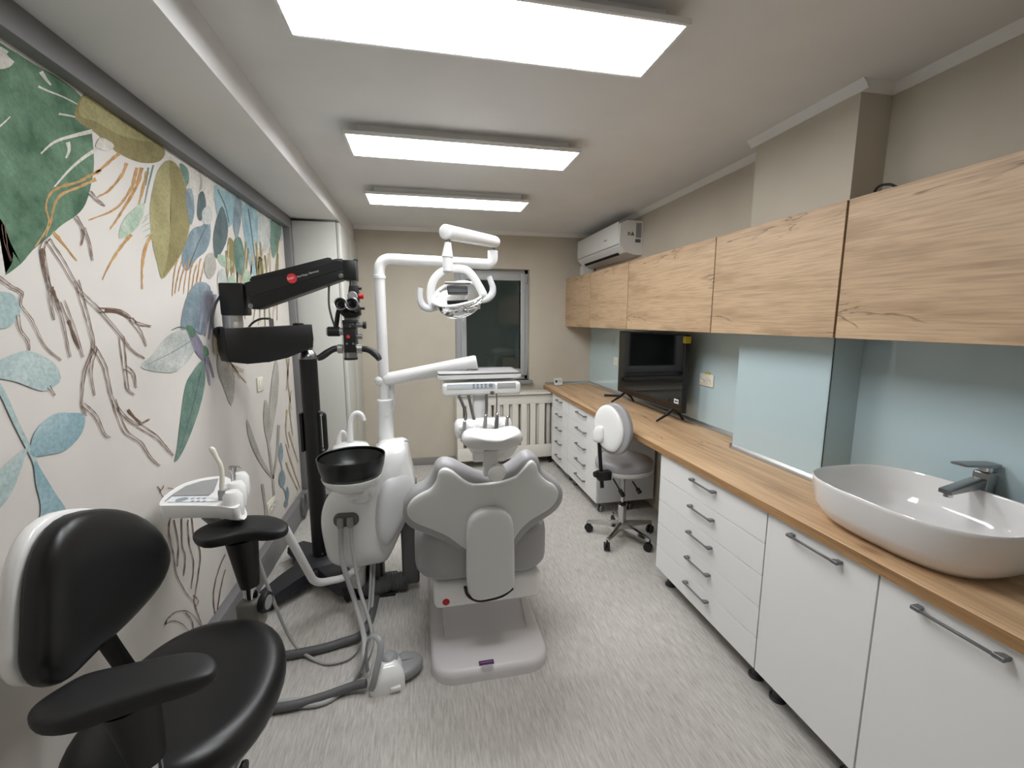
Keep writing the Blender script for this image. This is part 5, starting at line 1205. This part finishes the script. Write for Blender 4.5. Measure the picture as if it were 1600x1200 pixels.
# --- teal round leaves at the left edge
leaf([(-40, 450), (0, 455), (20, 460), (32, 477), (30, 493), (17, 509), (0, 513), (-40, 505)], W_TEALP)
leaf([(-30, 570), (0, 562), (23, 553), (43, 548), (67, 556), (87, 570), (95, 590), (88, 602), (68, 611), (40, 602), (20, 595), (-30, 585)], W_TEALP)
strokes('stem_print', [[(-10, 590), (8, 622), (25, 660), (44, 698), (55, 722), (64, 760)]], 10, W_TEALP, 7)
leaf([(47, 706), (55, 674), (83, 648), (110, 645), (132, 649), (128, 677), (103, 703), (77, 710), (55, 713)], W_TEAL)
leaf([(46, 697), (40, 712), (25, 755), (8, 785), (-25, 815), (-25, 765), (0, 735), (25, 712)], W_TEALP)
leaf([(54, 720), (68, 740), (85, 768), (105, 800), (100, 822), (80, 828), (62, 826), (64, 790), (56, 755)], W_TEAL)
# --- sepia branches
branch('branch_print', [[(75, 372), (66, 392), (75, 440), (95, 490), (102, 520), (110, 558)], [(66, 392), (74, 430), (80, 475), (85, 500)], [(98, 470), (118, 520), (130, 558)], [(75, 374), (100, 412), (126, 456), (155, 484), (190, 525), (205, 546), (226, 560)], [(155, 484), (188, 487), (213, 504), (236, 510)], [(205, 498), (220, 520), (229, 541)]], 7, W_BROWN)
branch('branch_print', [[(120, 438), (132, 480), (140, 510), (146, 542), (132, 582), (128, 630), (135, 650)], [(146, 542), (163, 570), (170, 600), (180, 632), (210, 662), (234, 655)], [(178, 625), (195, 672), (220, 692), (236, 716), (250, 728)], [(215, 664), (244, 682), (258, 698), (271, 712)], [(130, 632), (150, 650), (163, 678), (173, 684)], [(190, 526), (196, 580), (200, 608), (210, 617)], [(195, 574), (208, 584), (213, 606)], [(148, 545), (142, 580), (148, 618)]], 7, W_BROWN)
branch('branch_print', [[(-6, 430), (18, 448), (34, 457), (33, 477), (50, 500), (70, 540), (96, 563)], [(28, 492), (32, 515), (44, 532), (46, 548)], [(5, 350), (10, 385), (18, 408)], [(118, 338), (130, 360), (127, 384)], [(130, 356), (140, 380), (145, 407)], [(140, 300), (155, 315), (164, 322)], [(76, 604), (82, 612), (86, 618)]], 5, W_BROWN)
strokes('branch_print', [[(66, 388), (68, 410), (72, 430)], [(82, 448), (90, 470), (96, 487)], [(108, 500), (116, 525), (124, 545)], [(165, 484), (185, 487), (205, 498)], [(200, 640), (210, 652), (220, 660)]], 4, W_BROWN, 2, 0.5)
# --- sketched leaves near the skirting
strokes('sketched_leaf_print', [[(268, 806), (264, 830), (272, 870), (276, 896), (290, 925), (303, 939)], [(300, 806), (303, 835), (313, 862), (310, 900), (303, 939)], [(284, 808), (285, 850), (290, 872), (287, 900)], [(272, 812), (279, 850), (277, 885)], [(294, 812), (296, 850), (303, 880), (299, 920)], [(303, 939), (308, 955), (316, 978)], [(302, 930), (310, 938), (305, 950)]], 1.5, W_BROWN, 1.1, 0.4)
strokes('sketched_leaf_print', [[(258, 976), (263, 966), (276, 956), (292, 955), (306, 966), (318, 986)], [(258, 976), (270, 970), (285, 975), (294, 985)], [(290, 957), (300, 970), (302, 985)], [(336, 958), (334, 925), (342, 890), (352, 866)], [(340, 955), (345, 920), (352, 890)], [(246, 760), (252, 766), (256, 758)], [(250, 765), (254, 775), (264, 780), (272, 766), (262, 762)]], 1.4, W_BROWN, 1.0, 0.4)
# --- grey plants at the far end
leaf([(386, 655), (396, 680), (408, 712), (425, 746), (412, 732), (398, 708), (388, 680)], W_GREYG)
leaf([(414, 625), (420, 640), (422, 690), (418, 692), (412, 660)], W_GREYG)
leaf([(432, 560), (436, 600), (430, 650), (422, 692), (420, 660), (424, 600)], W_GREYG)
strokes('stem_print', [[(416, 640), (420, 693), (427, 752), (429, 790)], [(436, 664), (433, 709), (427, 748)], [(410, 756), (414, 785), (416, 806)]], 4, W_GREYG, 3)
for x, y, w, hh in ((439, 708, 3.4, 17), (441, 748, 5, 15), (449, 772, 2.8, 12), (447, 787, 3, 6)):
    leaf([(x, y - hh), (x + w, y - hh * 0.3), (x + w * 0.8, y + hh * 0.5), (x, y + hh), (x - w, y + hh * 0.4), (x - w * 0.9, y - hh * 0.4)], W_SLATE, 'pod_print')
strokes('stem_print', [[(439, 722), (442, 740)], [(442, 760), (448, 775)]], 1.5, W_SLATE, 1.0)
strokes('grass_stroke_print', [[(452, 674), (459, 700), (466, 722)], [(447, 694), (458, 730), (469, 762)], [(447, 722), (456, 745), (466, 766)], [(449, 640), (447, 670), (452, 700)], [(455, 610), (453, 640), (458, 680)], [(452, 560), (450, 590), (455, 640)], [(446, 540), (450, 580), (448, 610)]], 2.2, W_TAN, 1.2, 0.3)
